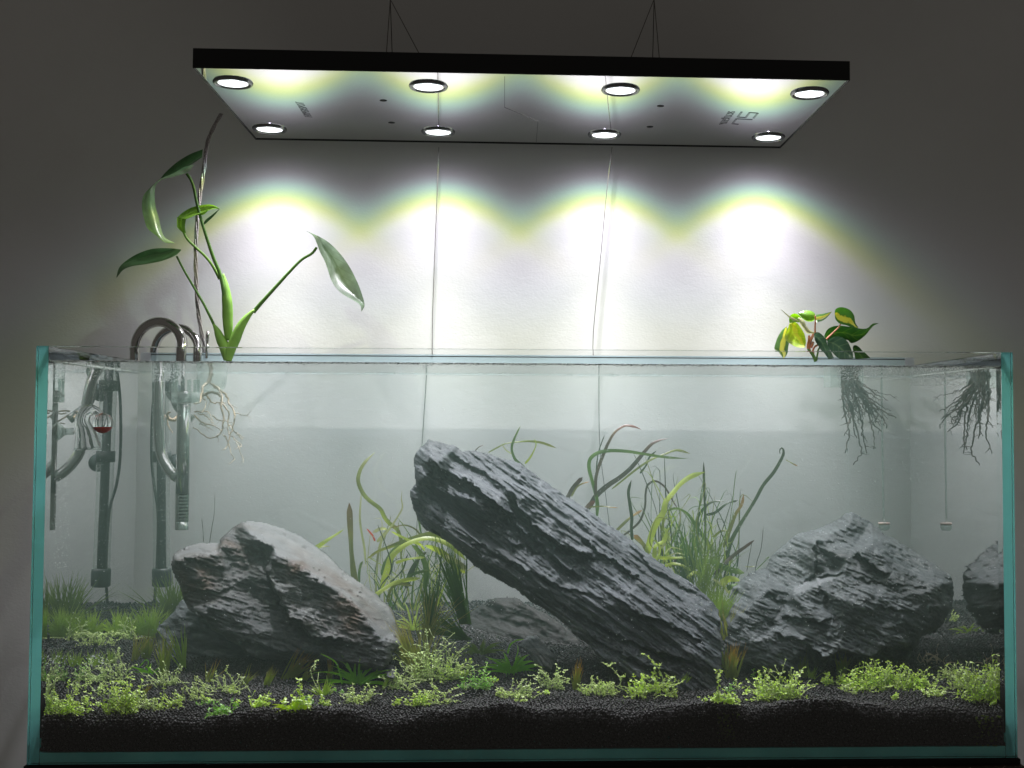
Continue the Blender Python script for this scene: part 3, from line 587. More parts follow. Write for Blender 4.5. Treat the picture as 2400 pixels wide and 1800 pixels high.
def tin(x, y, C):
    pts = [Vector((c[0], c[1])) for c in C]; r = geometry.delaunay_2d_cdt(pts, [], [], 0, 1e-4)
    out = np.full(x.shape, np.nan); zz = [c[2] for c in C]; src = {}
    for i, o_ in enumerate(r[3]): src[i] = zz[o_[0]]
    for f in r[2]:
        a, b_, c = [r[0][i] for i in f]; A, B_, C_ = [src[i] for i in f]
        det = (b_.y-c.y)*(a.x-c.x)+(c.x-b_.x)*(a.y-c.y)
        if abs(det) < 1e-6: continue
        w0 = ((b_.y-c.y)*(x-c.x)+(c.x-b_.x)*(y-c.y))/det; w1 = ((c.y-a.y)*(x-c.x)+(a.x-c.x)*(y-c.y))/det; w2 = 1-w0-w1
        k = (w0 >= -1e-6) & (w1 >= -1e-6) & (w2 >= -1e-6); out = np.where(k, w0*A+w1*B_+w2*C_, out)
    m_ = np.isnan(out)
    if m_.any():
        cx = np.array([c[0] for c in C]); cy_ = np.array([c[1] for c in C]); cz = np.array(zz); xx, yy = x[m_], y[m_]
        d = (xx[:, None]-cx)**2+(yy[:, None]-cy_)**2; wgt = 1/(d**1.5+1e-6); out[m_] = (wgt*cz).sum(1)/wgt.sum(1)
    return out
def make_rock(name, mat, outline, ctrl, ledges, ang, label, step=2.2, thick=.10, edge=14, amp=(.004, .0022, .0009), seed=1, pale=None, stain=None, lay=(26, .5), smooth_px=0, wob=3, warp=34, lean=.035, ter=(.0028, 110, 60)):
    O = np.asarray(outline, float)
    x0, y0 = O.min(0)-6; x1, y1 = O.max(0)+6
    nx_ = int((x1-x0)/step)+1; ny_ = int((y1-y0)/step)+1
    X, Y = np.meshgrid(x0+np.arange(nx_)*step, y0+np.arange(ny_)*step)
    WX = X+(fbm(X/16, Y/16, 3, seed+50)-.5)*2*wob; WY = Y+(fbm(X/16, Y/16, 3, seed+60)-.5)*2*wob
    ins = inpoly(WX, WY, O)
    cell = ins[:-1, :-1] & ins[1:, :-1] & ins[:-1, 1:] & ins[1:, 1:]
    used = np.zeros_like(ins); used[:-1, :-1] |= cell; used[1:, :-1] |= cell; used[:-1, 1:] |= cell; used[1:, 1:] |= cell
    ii = np.full(ins.shape, -1); ii[used] = np.arange(used.sum()); x = X[used]; y = Y[used]
    d, s_, _, _, _ = dist_line(WX[used], WY[used], O, True)
    D0 = tin(x, y, ctrl)+lean*((y1-y)/(y1-y0)-.35)
    if smooth_px:
        G = np.zeros(ins.shape); G[used] = D0; Wt = used.astype(float)
        for _ in range(smooth_px):
            for ax in (0, 1):
                G = G*Wt; A = G.copy(); B_ = Wt.copy()
                A += np.roll(G, 1, ax)+np.roll(G, -1, ax); B_ = Wt+np.roll(Wt, 1, ax)+np.roll(Wt, -1, ax); G = np.where(B_ > 0, A/np.maximum(B_, 1), 0)
        D0 = G[used]
    WRP = warp; ca, sa = math.cos(ang), math.sin(ang); u = (x*ca+y*sa); v = (-x*sa+y*ca)
    wv_ = v+(fbm(u/140, v/60, 3, seed)-.5)*WRP+(fbm(u/30, v/18, 3, seed+7)-.5)*WRP*.14
    # layered cleavage: bulging beds with a sharp undercut at the foot of each
    lp, ls = lay
    def saw(q, sh): f = q-np.floor(q); return np.where(f < sh, f/sh, (1-f)/(1-sh))
    m1 = fbm(u/110, v/45, 3, seed+11)
    m2_ = np.clip((fbm(u/90, v/40, 3, seed+15)-.35)*3, 0, 1); m3_ = np.clip((fbm(u/60, v/22, 3, seed+16)-.42)*4, 0, 1)
    H = amp[0]*.7*(saw(wv_/lp, .82)-.5)*m2_+amp[0]*.36*(saw(wv_/(lp*.31)+2.2*m1, .75)-.5)*m3_
    H += amp[1]*2.6*(fbm(u/90, v/9, 6, seed+21, .62)-.5)+amp[1]*1.6*(np.abs(fbm(u/46, v/5.5, 4, seed+25, .6)-.5)*-2+.2)+amp[2]*3.2*(fbm(u/11, v/4., 4, seed+31, .7)-.5)
    H += .006*(fbm(x/70, y/70, 3, seed+41)-.5)*2
    tq = fbm(u/ter[1], v/ter[2], 4, seed+120)*11; fq = tq-np.floor(tq); H += ter[0]*(np.floor(tq)+np.clip(fq*4.5, 0, 1)-5.5)
    k_ = 1.
    pl = np.zeros(x.shape)
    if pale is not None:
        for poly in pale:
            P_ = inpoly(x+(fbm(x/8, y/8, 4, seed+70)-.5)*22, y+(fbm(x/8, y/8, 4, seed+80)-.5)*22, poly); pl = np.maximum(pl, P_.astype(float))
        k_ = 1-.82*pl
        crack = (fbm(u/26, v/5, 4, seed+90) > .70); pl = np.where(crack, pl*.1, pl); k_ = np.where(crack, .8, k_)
    H = H*k_
    for pts, a, Ld in ledges:                    # proud above the line, cut back just below it
        pw = np.asarray(pts, float); dd, sd, _, _, al = dist_line(x+(fbm(x/14, y/14, 3, seed+3)-.5)*16, y+(fbm(x/14, y/14, 3, seed+4)-.5)*16, pw)
        tp = np.clip(np.minimum(al, 1-al)/.12, 0, 1)
        below = sd > 0
        H = H + 1.4*tp*np.where(below, -a*np.exp(-dd/Ld)*np.clip(dd/2.5, 0, 1), a*.35*np.exp(-dd/(Ld*.8)))
    t = np.clip(d/edge, 0, 1); rnd = (1-np.sqrt(np.clip(1-(1-t)**2, 0, 1)))*edge*.0011
    YF_ = D0-H+rnd
    Pf = wat_arr(x, y, np.maximum(YF_, .0165))
    tb = np.clip(d/60, 0, 1); YB = D0.mean()*.5+D0*.5+.012+thick*np.sqrt(np.clip(1-(1-tb)**2, 0, 1))+.012*(fbm(x/40, y/40, 3, seed+99)-.5)
    YB = np.maximum(YB, YF_+.006)
    # the back keeps the outline of the front, seen square on
    Pb = Pf.copy(); Pb[:, 1] = YB
    nV = len(x); V = np.vstack([Pf, Pb])
    r0, c0 = np.nonzero(cell); A = ii[r0, c0]; B_ = ii[r0, c0+1]; C_ = ii[r0+1, c0+1]; D_ = ii[r0+1, c0]
    Ff = np.stack([A, D_, C_, B_], 1); Fb = np.stack([A, B_, C_, D_], 1)+nV
    E = np.concatenate([np.stack([A, D_], 1), np.stack([D_, C_], 1), np.stack([C_, B_], 1), np.stack([B_, A], 1)])
    key = np.minimum(E[:, 0], E[:, 1])*10**7+np.maximum(E[:, 0], E[:, 1]); uq, inv, cnt = np.unique(key, return_inverse=True, return_counts=True)
    E = E[cnt[inv] == 1]; Fs = np.stack([E[:, 1], E[:, 0], E[:, 0]+nV, E[:, 1]+nV], 1)
    st = np.zeros(x.shape)
    if stain:
        for (sx_, sy_, sr_) in stain: st = np.maximum(st, np.exp(-((x-sx_)**2+(y-sy_)**2)/sr_**2))
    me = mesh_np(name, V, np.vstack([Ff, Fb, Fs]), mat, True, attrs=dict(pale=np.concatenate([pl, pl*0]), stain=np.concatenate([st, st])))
    o = bpy.data.objects.new(name, me); COL.objects.link(o); tag(o, label, 'rock')
    return o
# leaning slab in the middle
zc = lambda pts: Z(800, 950, 2.212, pts)
out_c = zc([(450,175),(490,185),(520,190),(560,205),(600,205),(625,235),(660,228),(720,232),(800,262),(870,285),(930,300),(990,340),(1050,385),(1110,430),(1160,465),(1230,505),(1300,550),(1350,590),(1420,640),(1500,690),(1560,745),(1640,800),(1720,860),(1800,910),(1870,965),(1925,1015),(1955,1060),(1970,1130),(1962,1180),(1975,1250),(1970,1330),(1968,1400),(1955,1470),(1900,1540),(1780,1560),(1640,1530),(1540,1470),(1480,1400),(1400,1345),(1330,1300),(1290,1250),(1200,1180),(1130,1110),(1050,1060),(980,1020),(900,950),(820,910),(740,870),(690,835),(650,790),(590,745),(540,700),(480,665),(430,640),(400,600),(375,545),(360,480),(356,440),(385,400),(378,340),(372,280),(385,240),(430,200)])
def cc(rows, f): return [(px, py, d) for (px, py), d in zip(f([(r[0], r[1]) for r in rows]), [r[2] for r in rows])]
ctl_c = cc([(440,160,.215),(380,260,.20),(350,440,.175),(380,560,.185),(620,200,.225),(950,300,.225),(1250,510,.215),(1500,690,.205),(1750,880,.19),(1930,1010,.175),(1980,1200,.15),(1980,1420,.125),(1950,1560,.11),(1700,1560,.10),
  (480,320,.150),(800,520,.140),(1080,760,.150),(1200,880,.150),(500,440,.175),(720,600,.172),(900,600,.165),(1000,700,.160),
  (470,600,.165),(700,760,.148),(900,870,.135),(1100,960,.125),(1300,1000,.118),(1500,1060,.112),(1700,1150,.105),(1880,1250,.102),
  (900,430,.165),(1100,560,.168),(1300,700,.160),(1500,850,.150),(1700,990,.138),(1850,1080,.128),
  (1000,600,.178),(1150,760,.172),(1350,900,.150),
  (640,800,.185),(820,920,.165),(1000,1030,.15),(1200,1180,.14),(1400,1320,.125),(1550,1420,.105),(1300,1130,.128),(1500,1250,.115),(1700,1350,.100),(1860,1430,.095)], zc)
led_c = [(zc([(455,270),(520,330),(640,390),(760,470),(850,545),(920,600)]), .022, 26), (zc([(830,560),(950,650),(1050,730),(1130,810),(1250,900)]), .016, 18),
  (zc([(880,450),(930,540),(1020,640),(1110,700),(1200,740),(1290,770),(1340,800)]), .024, 24), (zc([(1230,690),(1290,700),(1330,760),(1450,830),(1560,900)]), .014, 16),
  (zc([(380,590),(500,660),(620,760),(720,800),(820,850),(950,930)]), .010, 14), (zc([(640,680),(800,760),(960,850),(1150,940),(1400,1010)]), .008, 12),
  (zc([(880,720),(960,720),(1040,770)]), .009, 10), (zc([(1100,1000),(1280,1100),(1450,1200),(1650,1280),(1850,1330)]), .012, 15), (zc([(1400,980),(1550,1080),(1700,1130),(1900,1240)]), .010, 14),
  (zc([(1250,1160),(1400,1260),(1560,1340),(1750,1400)]), .010, 12), (zc([(560,230),(640,300),(760,360),(860,430)]), .006, 10), (zc([(1540,760),(1600,830),(1700,900),(1850,990)]), .008, 10)]
make_rock('slate_rock', 'rock_c', out_c, ctl_c, led_c, math.radians(36), 'long dark slate rock leaning diagonally across the middle of the tank', thick=.085, seed=3, lay=(22, .5), smooth_px=3, amp=(.0060, .0036, .0018), warp=20, ter=(.0030, 320, 34))
# left rock
zl = lambda pts: Z(380, 1180, 3.687, pts)
out_l = zl([(95,430),(160,400),(240,360),(340,337),(440,337),(492,340),(500,300),(560,255),(620,200),(690,160),(760,150),(850,155),(940,175),(1040,205),(1150,255),(1260,315),(1350,375),(1440,450),(1520,530),(1600,600),(1700,670),(1780,725),(1860,790),(1930,860),(1985,930),(2015,1000),(2020,1080),(2050,1140),(2070,1210),(1990,1290),(1960,1380),(1900,1440),(1700,1440),(1600,1400),(1450,1370),(1300,1330),(1150,1340),(1000,1350),(850,1345),(740,1300),(690,1250),(620,1200),(540,1150),(440,1090),(380,1010),(330,985),(250,930),(200,850),(165,740),(150,690),(125,650),(95,600),(80,530),(95,470)])
ctl_l = cc([(95,430,.235),(80,540,.215),(340,330,.265),(492,335,.265),(500,290,.25),(620,195,.265),(760,140,.30),(940,165,.31),(1150,245,.315),(1350,370,.31),(1520,520,.30),(1700,660,.285),(1860,780,.265),(1990,920,.235),(2030,1050,.20),(2080,1200,.16),
  (130,480,.185),(250,445,.183),(380,432,.185),(488,440,.19),(700,185,.235),(760,250,.215),(830,300,.205),(960,370,.185),(980,430,.165),(1180,520,.160),(1300,610,.156),(1420,680,.152),(1540,770,.148),(1650,850,.143),(1720,930,.138),(1850,1100,.128),(1900,1180,.125),
  (510,340,.215),(560,460,.212),(700,420,.225),(760,500,.215),(900,430,.215),(740,620,.205),(620,720,.188),(500,830,.178),(370,945,.175),(300,600,.180),(180,700,.190),(200,850,.195),
  (920,600,.170),(1000,760,.165),(1120,980,.160),(1230,1080,.155),(1450,1140,.150),(1690,1210,.135),
  (800,800,.205),(900,900,.190),(700,950,.175),(850,1100,.165),(1050,1180,.165),(1300,1280,.160),(600,1130,.180),(440,1060,.185),(1500,1330,.155),(1700,1400,.145),(850,1320,.18),(1150,1330,.172),(1950,1400,.13)], zl)
led_l = [(zl([(975,380),(965,450),(910,590),(960,700),(1050,870),(1120,985),(1210,1000),(1230,1080),(1300,1150),(1450,1150),(1690,1215)])[::-1], -.0, 1),
  (zl([(1690,1215),(1450,1150),(1300,1150),(1230,1080),(1210,1000),(1120,985),(1050,870),(960,700),(905,590),(965,450),(975,390)])[::-1], .022, 30),
  (zl([(620,1185),(760,1195),(850,1210),(960,1260),(1130,1290),(1380,1290)]), .010, 14), (zl([(130,500),(250,470),(400,520),(560,560)]), .005, 12), (zl([(180,760),(330,740),(480,760),(620,700)]), .005, 10)]
led_l = [l for l in led_l if abs(l[1]) > .001]
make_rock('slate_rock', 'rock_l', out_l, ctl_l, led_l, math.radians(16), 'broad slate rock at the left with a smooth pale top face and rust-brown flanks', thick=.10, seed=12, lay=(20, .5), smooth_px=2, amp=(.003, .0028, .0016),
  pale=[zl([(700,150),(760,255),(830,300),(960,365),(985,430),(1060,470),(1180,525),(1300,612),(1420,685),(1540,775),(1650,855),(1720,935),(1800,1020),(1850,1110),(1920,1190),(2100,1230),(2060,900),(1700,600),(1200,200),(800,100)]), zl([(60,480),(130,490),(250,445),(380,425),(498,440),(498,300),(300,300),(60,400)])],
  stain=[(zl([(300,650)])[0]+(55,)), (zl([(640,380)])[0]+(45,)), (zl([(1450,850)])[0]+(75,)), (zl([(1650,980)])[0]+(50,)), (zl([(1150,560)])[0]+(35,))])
# right boulder
zr = lambda pts: Z(1650, 1180, 3.687, pts)
out_r = zr([(165,1070),(220,990),(225,900),(225,800),(250,730),(330,660),(400,590),(480,570),(540,540),(560,480),(620,410),(700,350),(750,290),(800,262),(880,240),(960,215),(1060,175),(1150,130),(1220,85),(1275,65),(1320,90),(1360,120),(1440,160),(1500,210),(1560,265),(1650,310),(1750,370),(1860,440),(1960,500),(2060,570),(2130,620),(2150,680),(2150,760),(2145,850),(2120,940),(2060,1030),(2000,1110),(1920,1130),(1870,1150),(1850,1210),(1800,1280),(1760,1330),(1700,1380),(1600,1440),(1450,1480),(1200,1500),(900,1500),(760,1500),(650,1480),(500,1430),(330,1370),(250,1300),(200,1230),(160,1150)])
ctl_r = cc([(165,1070,.175),(200,1250,.165),(225,850,.225),(330,650,.235),(500,550,.25),(620,400,.255),(750,280,.26),(960,205,.27),(1150,120,.275),(1275,60,.27),(1440,150,.27),(1650,300,.265),(1860,430,.255),(2060,560,.235),(2160,680,.21),(2160,850,.20),(2060,1050,.205),(1920,1140,.205),
  (1240,180,.225),(1100,260,.215),(960,345,.195),(940,440,.19),(955,600,.195),(1150,560,.20),(1300,360,.205),(1340,400,.175),(1450,350,.195),(1230,480,.172),(1200,600,.155),
  (950,640,.205),(740,760,.185),(760,800,.158),(980,700,.152),(640,960,.165),(560,735,.175),(440,830,.160),(640,800,.185),(700,860,.188),(560,1100,.148),(300,980,.158),
  (1600,600,.165),(1450,560,.168),(1800,560,.205),(2030,700,.175),(2050,900,.172),(2090,760,.205),(1800,800,.143),(1500,800,.135),(1200,850,.133),(900,950,.138),(1100,900,.150),(1000,1000,.132),
  (1700,1000,.138),(1850,1100,.145),(1500,1100,.135),(1200,1100,.13),(900,1180,.130),(600,1120,.128),(1030,1330,.130),(1180,1250,.135),(1500,1230,.14),(1420,1330,.145),(1850,1200,.16),(400,1200,.138),(600,1350,.13),(800,1300,.135),
  (1300,1480,.19),(1600,1420,.20),(1000,1500,.18),(500,1430,.135),(760,1500,.13)], zr)
led_r = [(zr([(950,310),(945,470),(955,635)])[::-1], .014, 20), (zr([(1325,400),(1400,480),(1480,560),(1600,620)]), .018, 18), (zr([(910,1205),(1030,1340),(1180,1250),(1420,1330),(1550,1240),(1850,1215)]), .045, 60),
  (zr([(955,640),(1080,610),(1200,590)]), .012, 12), (zr([(570,760),(640,830),(710,850)]), .010, 14), (zr([(2040,700),(2050,800),(2045,900),(1930,1010),(1870,1130)])[::-1], -.02, 25), (zr([(1020,730),(1070,790),(1090,850)]), .009, 12),
  (zr([(600,1090),(700,1150),(900,1180),(1100,1250)]), .005, 10), (zr([(640,960),(760,990),(1000,1010),(1200,960)]), .006, 12), (zr([(1300,640),(1500,680),(1750,700),(1950,740)]), .005, 12), (zr([(1500,880),(1700,920),(1900,960)]), .005, 12)]
led_r = [l for l in led_r if l[1] > 0]
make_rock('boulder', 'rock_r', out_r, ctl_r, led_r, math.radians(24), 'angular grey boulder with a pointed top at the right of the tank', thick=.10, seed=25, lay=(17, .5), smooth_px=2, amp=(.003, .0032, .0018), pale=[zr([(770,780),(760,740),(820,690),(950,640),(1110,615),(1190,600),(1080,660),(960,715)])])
# supporting and small stones
make_rock('small_rock', 'rock_r', Z(380,1180,3.687, [(40,990),(90,945),(130,880),(160,820),(260,840),(420,900),(700,1050),(800,1200),(900,1300),(900,1450),(500,1500),(100,1500),(-20,1400),(-60,1250),(-40,1060)]),
  cc([(40,980,.30),(160,820,.30),(400,890,.26),(800,1200,.25),(900,1450,.24),(500,1500,.22),(0,1400,.27),(-50,1200,.29),(200,1100,.262),(450,1250,.245)], lambda p: Z(380,1180,3.687,p)), [], math.radians(10), 'small dark rock wedged under the left slate rock', thick=.06, seed=31, step=3)
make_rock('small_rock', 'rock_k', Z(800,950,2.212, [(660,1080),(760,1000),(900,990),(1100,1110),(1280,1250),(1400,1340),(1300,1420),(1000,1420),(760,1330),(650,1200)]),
  cc([(640,900,.36),(760,860,.36),(1100,1090,.30),(1400,1340,.26),(1000,1420,.27),(650,1200,.35),(900,1200,.30)], lambda p: Z(800,950,2.212,p)), [], math.radians(20), 'rock in the shadow under the leaning slab, shade painted into its colour', thick=.08, seed=41, step=3.2)
make_rock('stone_chip', 'rock_c', Z(1100,1400,3.568, [(470,330),(560,310),(620,390),(700,440),(740,500),(710,560),(690,620),(600,600),(540,540),(480,450),(400,410)]),
  cc([(470,330,.205),(560,310,.21),(740,500,.19),(690,620,.165),(540,540,.165),(400,410,.18),(600,470,.168)], lambda p: Z(1100,1400,3.568,p)), [], math.radians(50), 'flat slate chip standing beside the bright green rosette under the slab', thick=.02, seed=47, step=2.5, lay=(12,.5))
make_rock('stone_chip', 'rock_l', Z(600,1380,4.096, [(1250,740),(1300,715),(1350,760),(1360,810),(1330,860),(1260,850),(1240,790)]),
  cc([(1250,740,.125),(1300,715,.13),(1360,810,.105),(1300,860,.10),(1300,790,.108)], lambda p: Z(600,1380,4.096,p)), [], .3, 'tiny grey stone chip at the right foot of the left slate rock', thick=.012, seed=53, step=2, edge=5)
make_rock('stone_chip', 'rock_l', Z(600,1380,4.096, [(1150,530),(1260,505),(1330,560),(1330,640),(1290,700),(1230,760),(1160,700),(1120,600)]),
  cc([(1150,530,.15),(1260,505,.155),(1330,640,.14),(1230,760,.125),(1120,600,.14),(1240,620,.128)], lambda p: Z(600,1380,4.096,p)), [], .5, 'rough dark stone piece tucked under the lower tip of the left slate rock', thick=.03, seed=57, step=2, edge=6)

# ------------------------------------------------------------------ equipment
zA = lambda pts: Z(60, 780, 5.53, pts)
zB = lambda pts: Z(340, 780, 5.53, pts)
z1 = lambda pts: Z(0, 700, 2.765, pts)
z3 = lambda pts: Z(200, 1040, 4.608, pts)
# steel pipes
PY = .43
def pipe_path(above, below, Ya, Yw):
    P = [air(x, y, Y_) for (x, y), Y_ in zip(above, Ya)]; Q = [wat(x, y, Y_) for (x, y), Y_ in zip(below, Yw)]; return np.array(P), np.array(Q)
ax_, bx_ = wat(375, 1000, PY)[0], wat(408, 950, PY+.035)[0]
def arch(xin, xout, ztopm, y, r, zb_in, name, label, extra=None, group='steel filter pipes hooked over the back rim'):
    e = empty(name, (xin, y, WL), label, 'pipe', group)
    c = (xin+xout)/2; R0 = abs(xin-xout)/2; zc_ = ztopm-R0
    P = [(xin, y, z) for z in np.linspace(zb_in, zc_, 8)]
    yo = TD+.016
    for a in np.linspace(0, math.pi, 20)[1:]:
        f_ = a/math.pi; P.append((c+(xin-c)*math.cos(a), y+(yo-y)*f_, zc_+R0*math.sin(a)))
    P += [(xout, yo, z) for z in np.linspace(zc_, .30, 6)[1:]]
    if extra: P = list(extra)+P
    b = MB(); b.tube(catmull(P, 90), r, 20); sub('bent_tube', b, 'steel', e); return e
xi1 = air(427, 800, PY)[0]; xo1 = air(311, 800, TD)[0]; zt1 = air(370, 749, .44)[2]-.001
xi2 = air(465, 800, PY+.025)[0]; xo2 = air(357, 800, TD)[0]; zt2 = air(410, 764, .46)[2]-.001
# intake: the tube drops, curves forward-right and joins the slotted strainer
Y1s = .365
low = [wat(417, 1118, Y1s), wat(404, 1108, Y1s+.004), wat(388, 1085, Y1s+.012), wat(378, 1055, Y1s+.02), wat(375, 1010, .385), wat(375, 950, .395), wat(376, 890, .41)]
p_in = arch(xi1, xo1, zt1, PY, .0078, WL+.004, 'intake_pipe', 'polished steel intake pipe with slotted strainer tube, the larger of two hooks on the rim', extra=low)
sx = wat(430.5, 1100, Y1s)[0]; szt = wat(430, 946, Y1s)[2]; szb = wat(430, 1241, Y1s)[2]; sr = abs(wat(446.5, 1100, Y1s)[0]-wat(414.5, 1100, Y1s)[0])/2
# strainer with real slots: rings and posts
z0s, z1s = wat(430, 1222, Y1s)[2], wat(430, 1156, Y1s)[2]
b = MB(); b.lathe([(sr*.86, z1s), (sr, z1s), (sr, szt), (sr*.86, szt)], (sx, Y1s, 0), 32); b.lathe([(sr, szb), (sr, z0s), (sr*.86, z0s)], (sx, Y1s, 0), 32); b.lathe([(.0001, szb+.0004), (sr, szb)], (sx, Y1s, 0), 32)
sub('strainer_tube', b, 'steel', p_in)
NSL = 9; hs_ = (z1s-z0s)/(NSL*2-1); b = MB()
def arc_band(b, c, r0, r1, za, zb, a0, a1, n=20):
    A = np.linspace(a0, a1, n); V = []
    for a in A:
        for r, z in ((r0, za), (r1, za), (r1, zb), (r0, zb)): V.append((c[0]+r*math.cos(a), c[1]+r*math.sin(a), z))
    F = []
    for i in range(n-1):
        for j in range(4): k = (j+1) % 4; F.append((i*4+j, i*4+k, (i+1)*4+k, (i+1)*4+j))
    F += [(0, 1, 2, 3), ((n-1)*4+3, (n-1)*4+2, (n-1)*4+1, (n-1)*4)]; b.add(V, F)
for i in range(NSL-1):
    za = z0s+hs_*(2*i+1); arc_band(b, (sx, Y1s), sr*.86, sr, za, za+hs_, math.radians(-112), math.radians(0))
arc_band(b, (sx, Y1s), sr*.86, sr, z0s, z1s, math.radians(0), math.radians(248), 30)
sub('slot_grille', b, 'steel', p_in, False)
b = MB(); b.tube([(sx, Y1s, z0s), (sx, Y1s, z1s)], sr*.5, 12); sub('inner_tube', b, 'rubber', p_in)
# clear skimmer crown round the top of the strainer
cr = (wat(470, 930, Y1s)[0]-wat(404, 930, Y1s)[0])/2; cx_ = wat(437, 930, Y1s)[0]; zc0, zc1, zc2 = wat(430, 945, Y1s)[2], wat(430, 920, Y1s)[2], wat(430, 890, Y1s)[2]
b = MB(); b.lathe([(cr*.55, zc0), (cr, zc0), (cr, zc1), (cr*.94, zc1), (cr*.94, zc0+.001), (cr*.55, zc0+.001)], (cx_, Y1s, 0), 36); sub('skimmer_ring', b, 'thin', p_in)
b = MB(); b.lathe([(sr*.9, zc0), (sr*1.12, zc0+.001), (sr*1.12, zc1+.001), (sr*.9, zc1+.002)], (sx, Y1s, 0), 30); sub('metal_collar', b, 'steel', p_in)
for k in range(12):
    a = 2*math.pi*k/12; x, y = cx_+math.cos(a)*cr*.9, Y1s+math.sin(a)*cr*.9; b = MB(); b.box((x-.0016, y-.0012, zc1), (x+.0016, y+.0012, zc2)); sub('skimmer_tine', b, 'thin', p_in, False)
b = MB(); b.tube([(sx-.002, Y1s, zc1), (sx-.002, Y1s, WL-.001)], .0028, 10); b.tube([(sx-.002, Y1s, WL), (sx-.002, Y1s, WL+.012)], .0022, 10); sub('skimmer_rod', b, 'steel', p_in)
# return pipe
Y2 = .455
low2 = [wat(452, 985, Y2-.01), wat(437, 972, Y2-.008), wat(418, 952, Y2-.002), wat(409, 925, Y2), wat(408, 895, Y2)]
arch(xi2, xo2, zt2, PY+.025, .0068, WL+.004, 'return_pipe', 'polished steel return pipe, the smaller hook behind the intake pipe', extra=low2)
b = MB(); q = air(487, 790, .47); b.tube([air(485.5, 840, .47), air(486, 800, .47)], .0020, 8); b.tube([air(486, 800, .47), air(487, 777, .47)], .0032, 8)
b.build('metal_rod', 'steel', label='short metal rod sticking up behind the rim between the pipes and the tall plant', cat='rod')
# heater
hY = .468; ht = wat(378, 838, hY-.004); hb = wat(381, 1343, hY+.002); he = empty('aquarium_heater', tuple(hb), 'long dark glass tube heater standing upright beside the steel pipes', 'heater')
dv = (ht-hb)/np.linalg.norm(ht-hb)
b = MB(); b.tube([hb+dv*.004, ht], .0125, 24, cap=False); sub('glass_tube', b, 'thin2', he)
b = MB(); b.tube([hb+dv*.004+np.array([.0, 0, 0]), ht], .0066, 20); sub('heating_core', b, 'core', he)
b = MB(); e0 = hb-dv*.0195; b.tube([e0, e0+dv*.002, hb+dv*.004, hb+dv*.0075], [.0115, .0142, .0142, .0136], 26); sub('end_cap', b, 'rubber', he)
for (py_, sd) in ((1070, 1), (905, 1)):
    c = wat(381, py_, hY)+np.array([0, 0, 0]); b = MB(); b.tube([c-dv*.008, c+dv*.008], .0140, 26); sub('holder_clip', b, 'rubber', he)
    b = MB(); b.lathe([(.0001, .0), (.006, .001), (.0125, .010), (.0135, .012), (.0125, .0122), (.0001, .006)], (c[0]+.016, c[1]+.006, c[2]-.010), 24, 'y'); sub('suction_cup', b, 'rubber', he)
Pc = [e0, wat(372, 1400, .42), wat(360, 1440, .43), wat(350, 1462, .44)]
b = MB(); b.tube(catmull([ht, wat(374, 845, .475), wat(362, 930, .480), wat(357, 1050, .482), wat(362, 1130, .482), wat(372, 1200, .475), wat(370, 1330, .47), wat(362, 1430, .47), wat(355, 1470, .46)], 60), .0022, 10); sub('power_cable', b, 'rubber', he)
# pearling on the heater glass
ang = rng.uniform(0, 6.28, 1500); tt = rng.uniform(0.01, 1, 1500)**.85; sd_ = (np.cos(ang) > .1)|(rng.uniform(size=1500) < .3)
Pq = hb[None]+(ht-hb)[None]*tt[:, None]+np.stack([np.cos(ang)*.0129, np.sin(ang)*.0129, 0*ang], 1); Pq = Pq[sd_]
V, F = scatter(Pq, rng.uniform(.00030, .00062, len(Pq)), np.ones((len(Pq), 3))); sub('pearling_bubbles', mesh_np('pearling_bubbles', V, F, 'bubble'), 'bubble', he, kind='stuff')
# drop checker on the left wall
dY = .060; zD = lambda pts, Y=dY: [wat(x, y, Y) for x, y in zA(pts)]
dc = empty('drop_checker', tuple(wat(215, 990, dY)), 'small clear glass drop checker with red liquid stuck to the left wall', 'drop checker')
B_ = lambda pts, rs, n=26: (catmull(pts, n), np.interp(np.linspace(0, 1, n), np.linspace(0, 1, len(rs)), rs))
pp, rr_ = B_(zD([(822, 1505), (800, 1350), (770, 1230), (750, 1140), (790, 1040), (870, 1000), (950, 1040), (985, 1090)]), [.0165, .0146, .0122, .0098, .0088, .0076, .0062, .0058], 34)
b = MB(); b.tube(pp, rr_, 24, cap=False); sub('glass_tube', b, 'clear_glass', dc)
pc = zD([(1016, 1172)])[0]; br = .0126
b = MB(); b.sphere(pc, br, 24, 16); sub('glass_bulb', b, 'clear_glass', dc)
b = MB(); pr_ = [(.0001, -br*.93)]
for a in np.linspace(-75, -22, 10): pr_.append((br*.93*math.cos(math.radians(a)), br*.93*math.sin(math.radians(a))))
pr_.append((.0001, br*.93*math.sin(math.radians(-22)))); b.lathe(pr_, pc, 24); sub('red_liquid', b, 'red', dc)
rim = zD([(822, 1508)])[0]; b = MB(); b.lathe([(.0160, -.0008), (.0172, 0), (.0160, .0008)], rim, 28); sub('glass_rim', b, 'thin', dc)
cl = zD([(640, 1275), (540, 1280)]); b = MB(); b.tube([cl[0], cl[1]], [.0042, .0046], 16); sub('stalk', b, 'thin', dc)
b = MB(); cc_ = zD([(540, 1280)])[0]; wallx = -.5880+.0004
b.lathe([(.0001, .0), (.0046, -.0005), (.0060, -.003), (.0100, wallx-cc_[0]+.002), (.0115, wallx-cc_[0]), (.0105, wallx-cc_[0]+.0008), (.0048, -.0015)], cc_, 28, 'x'); sub('suction_cup', b, 'thin', dc)
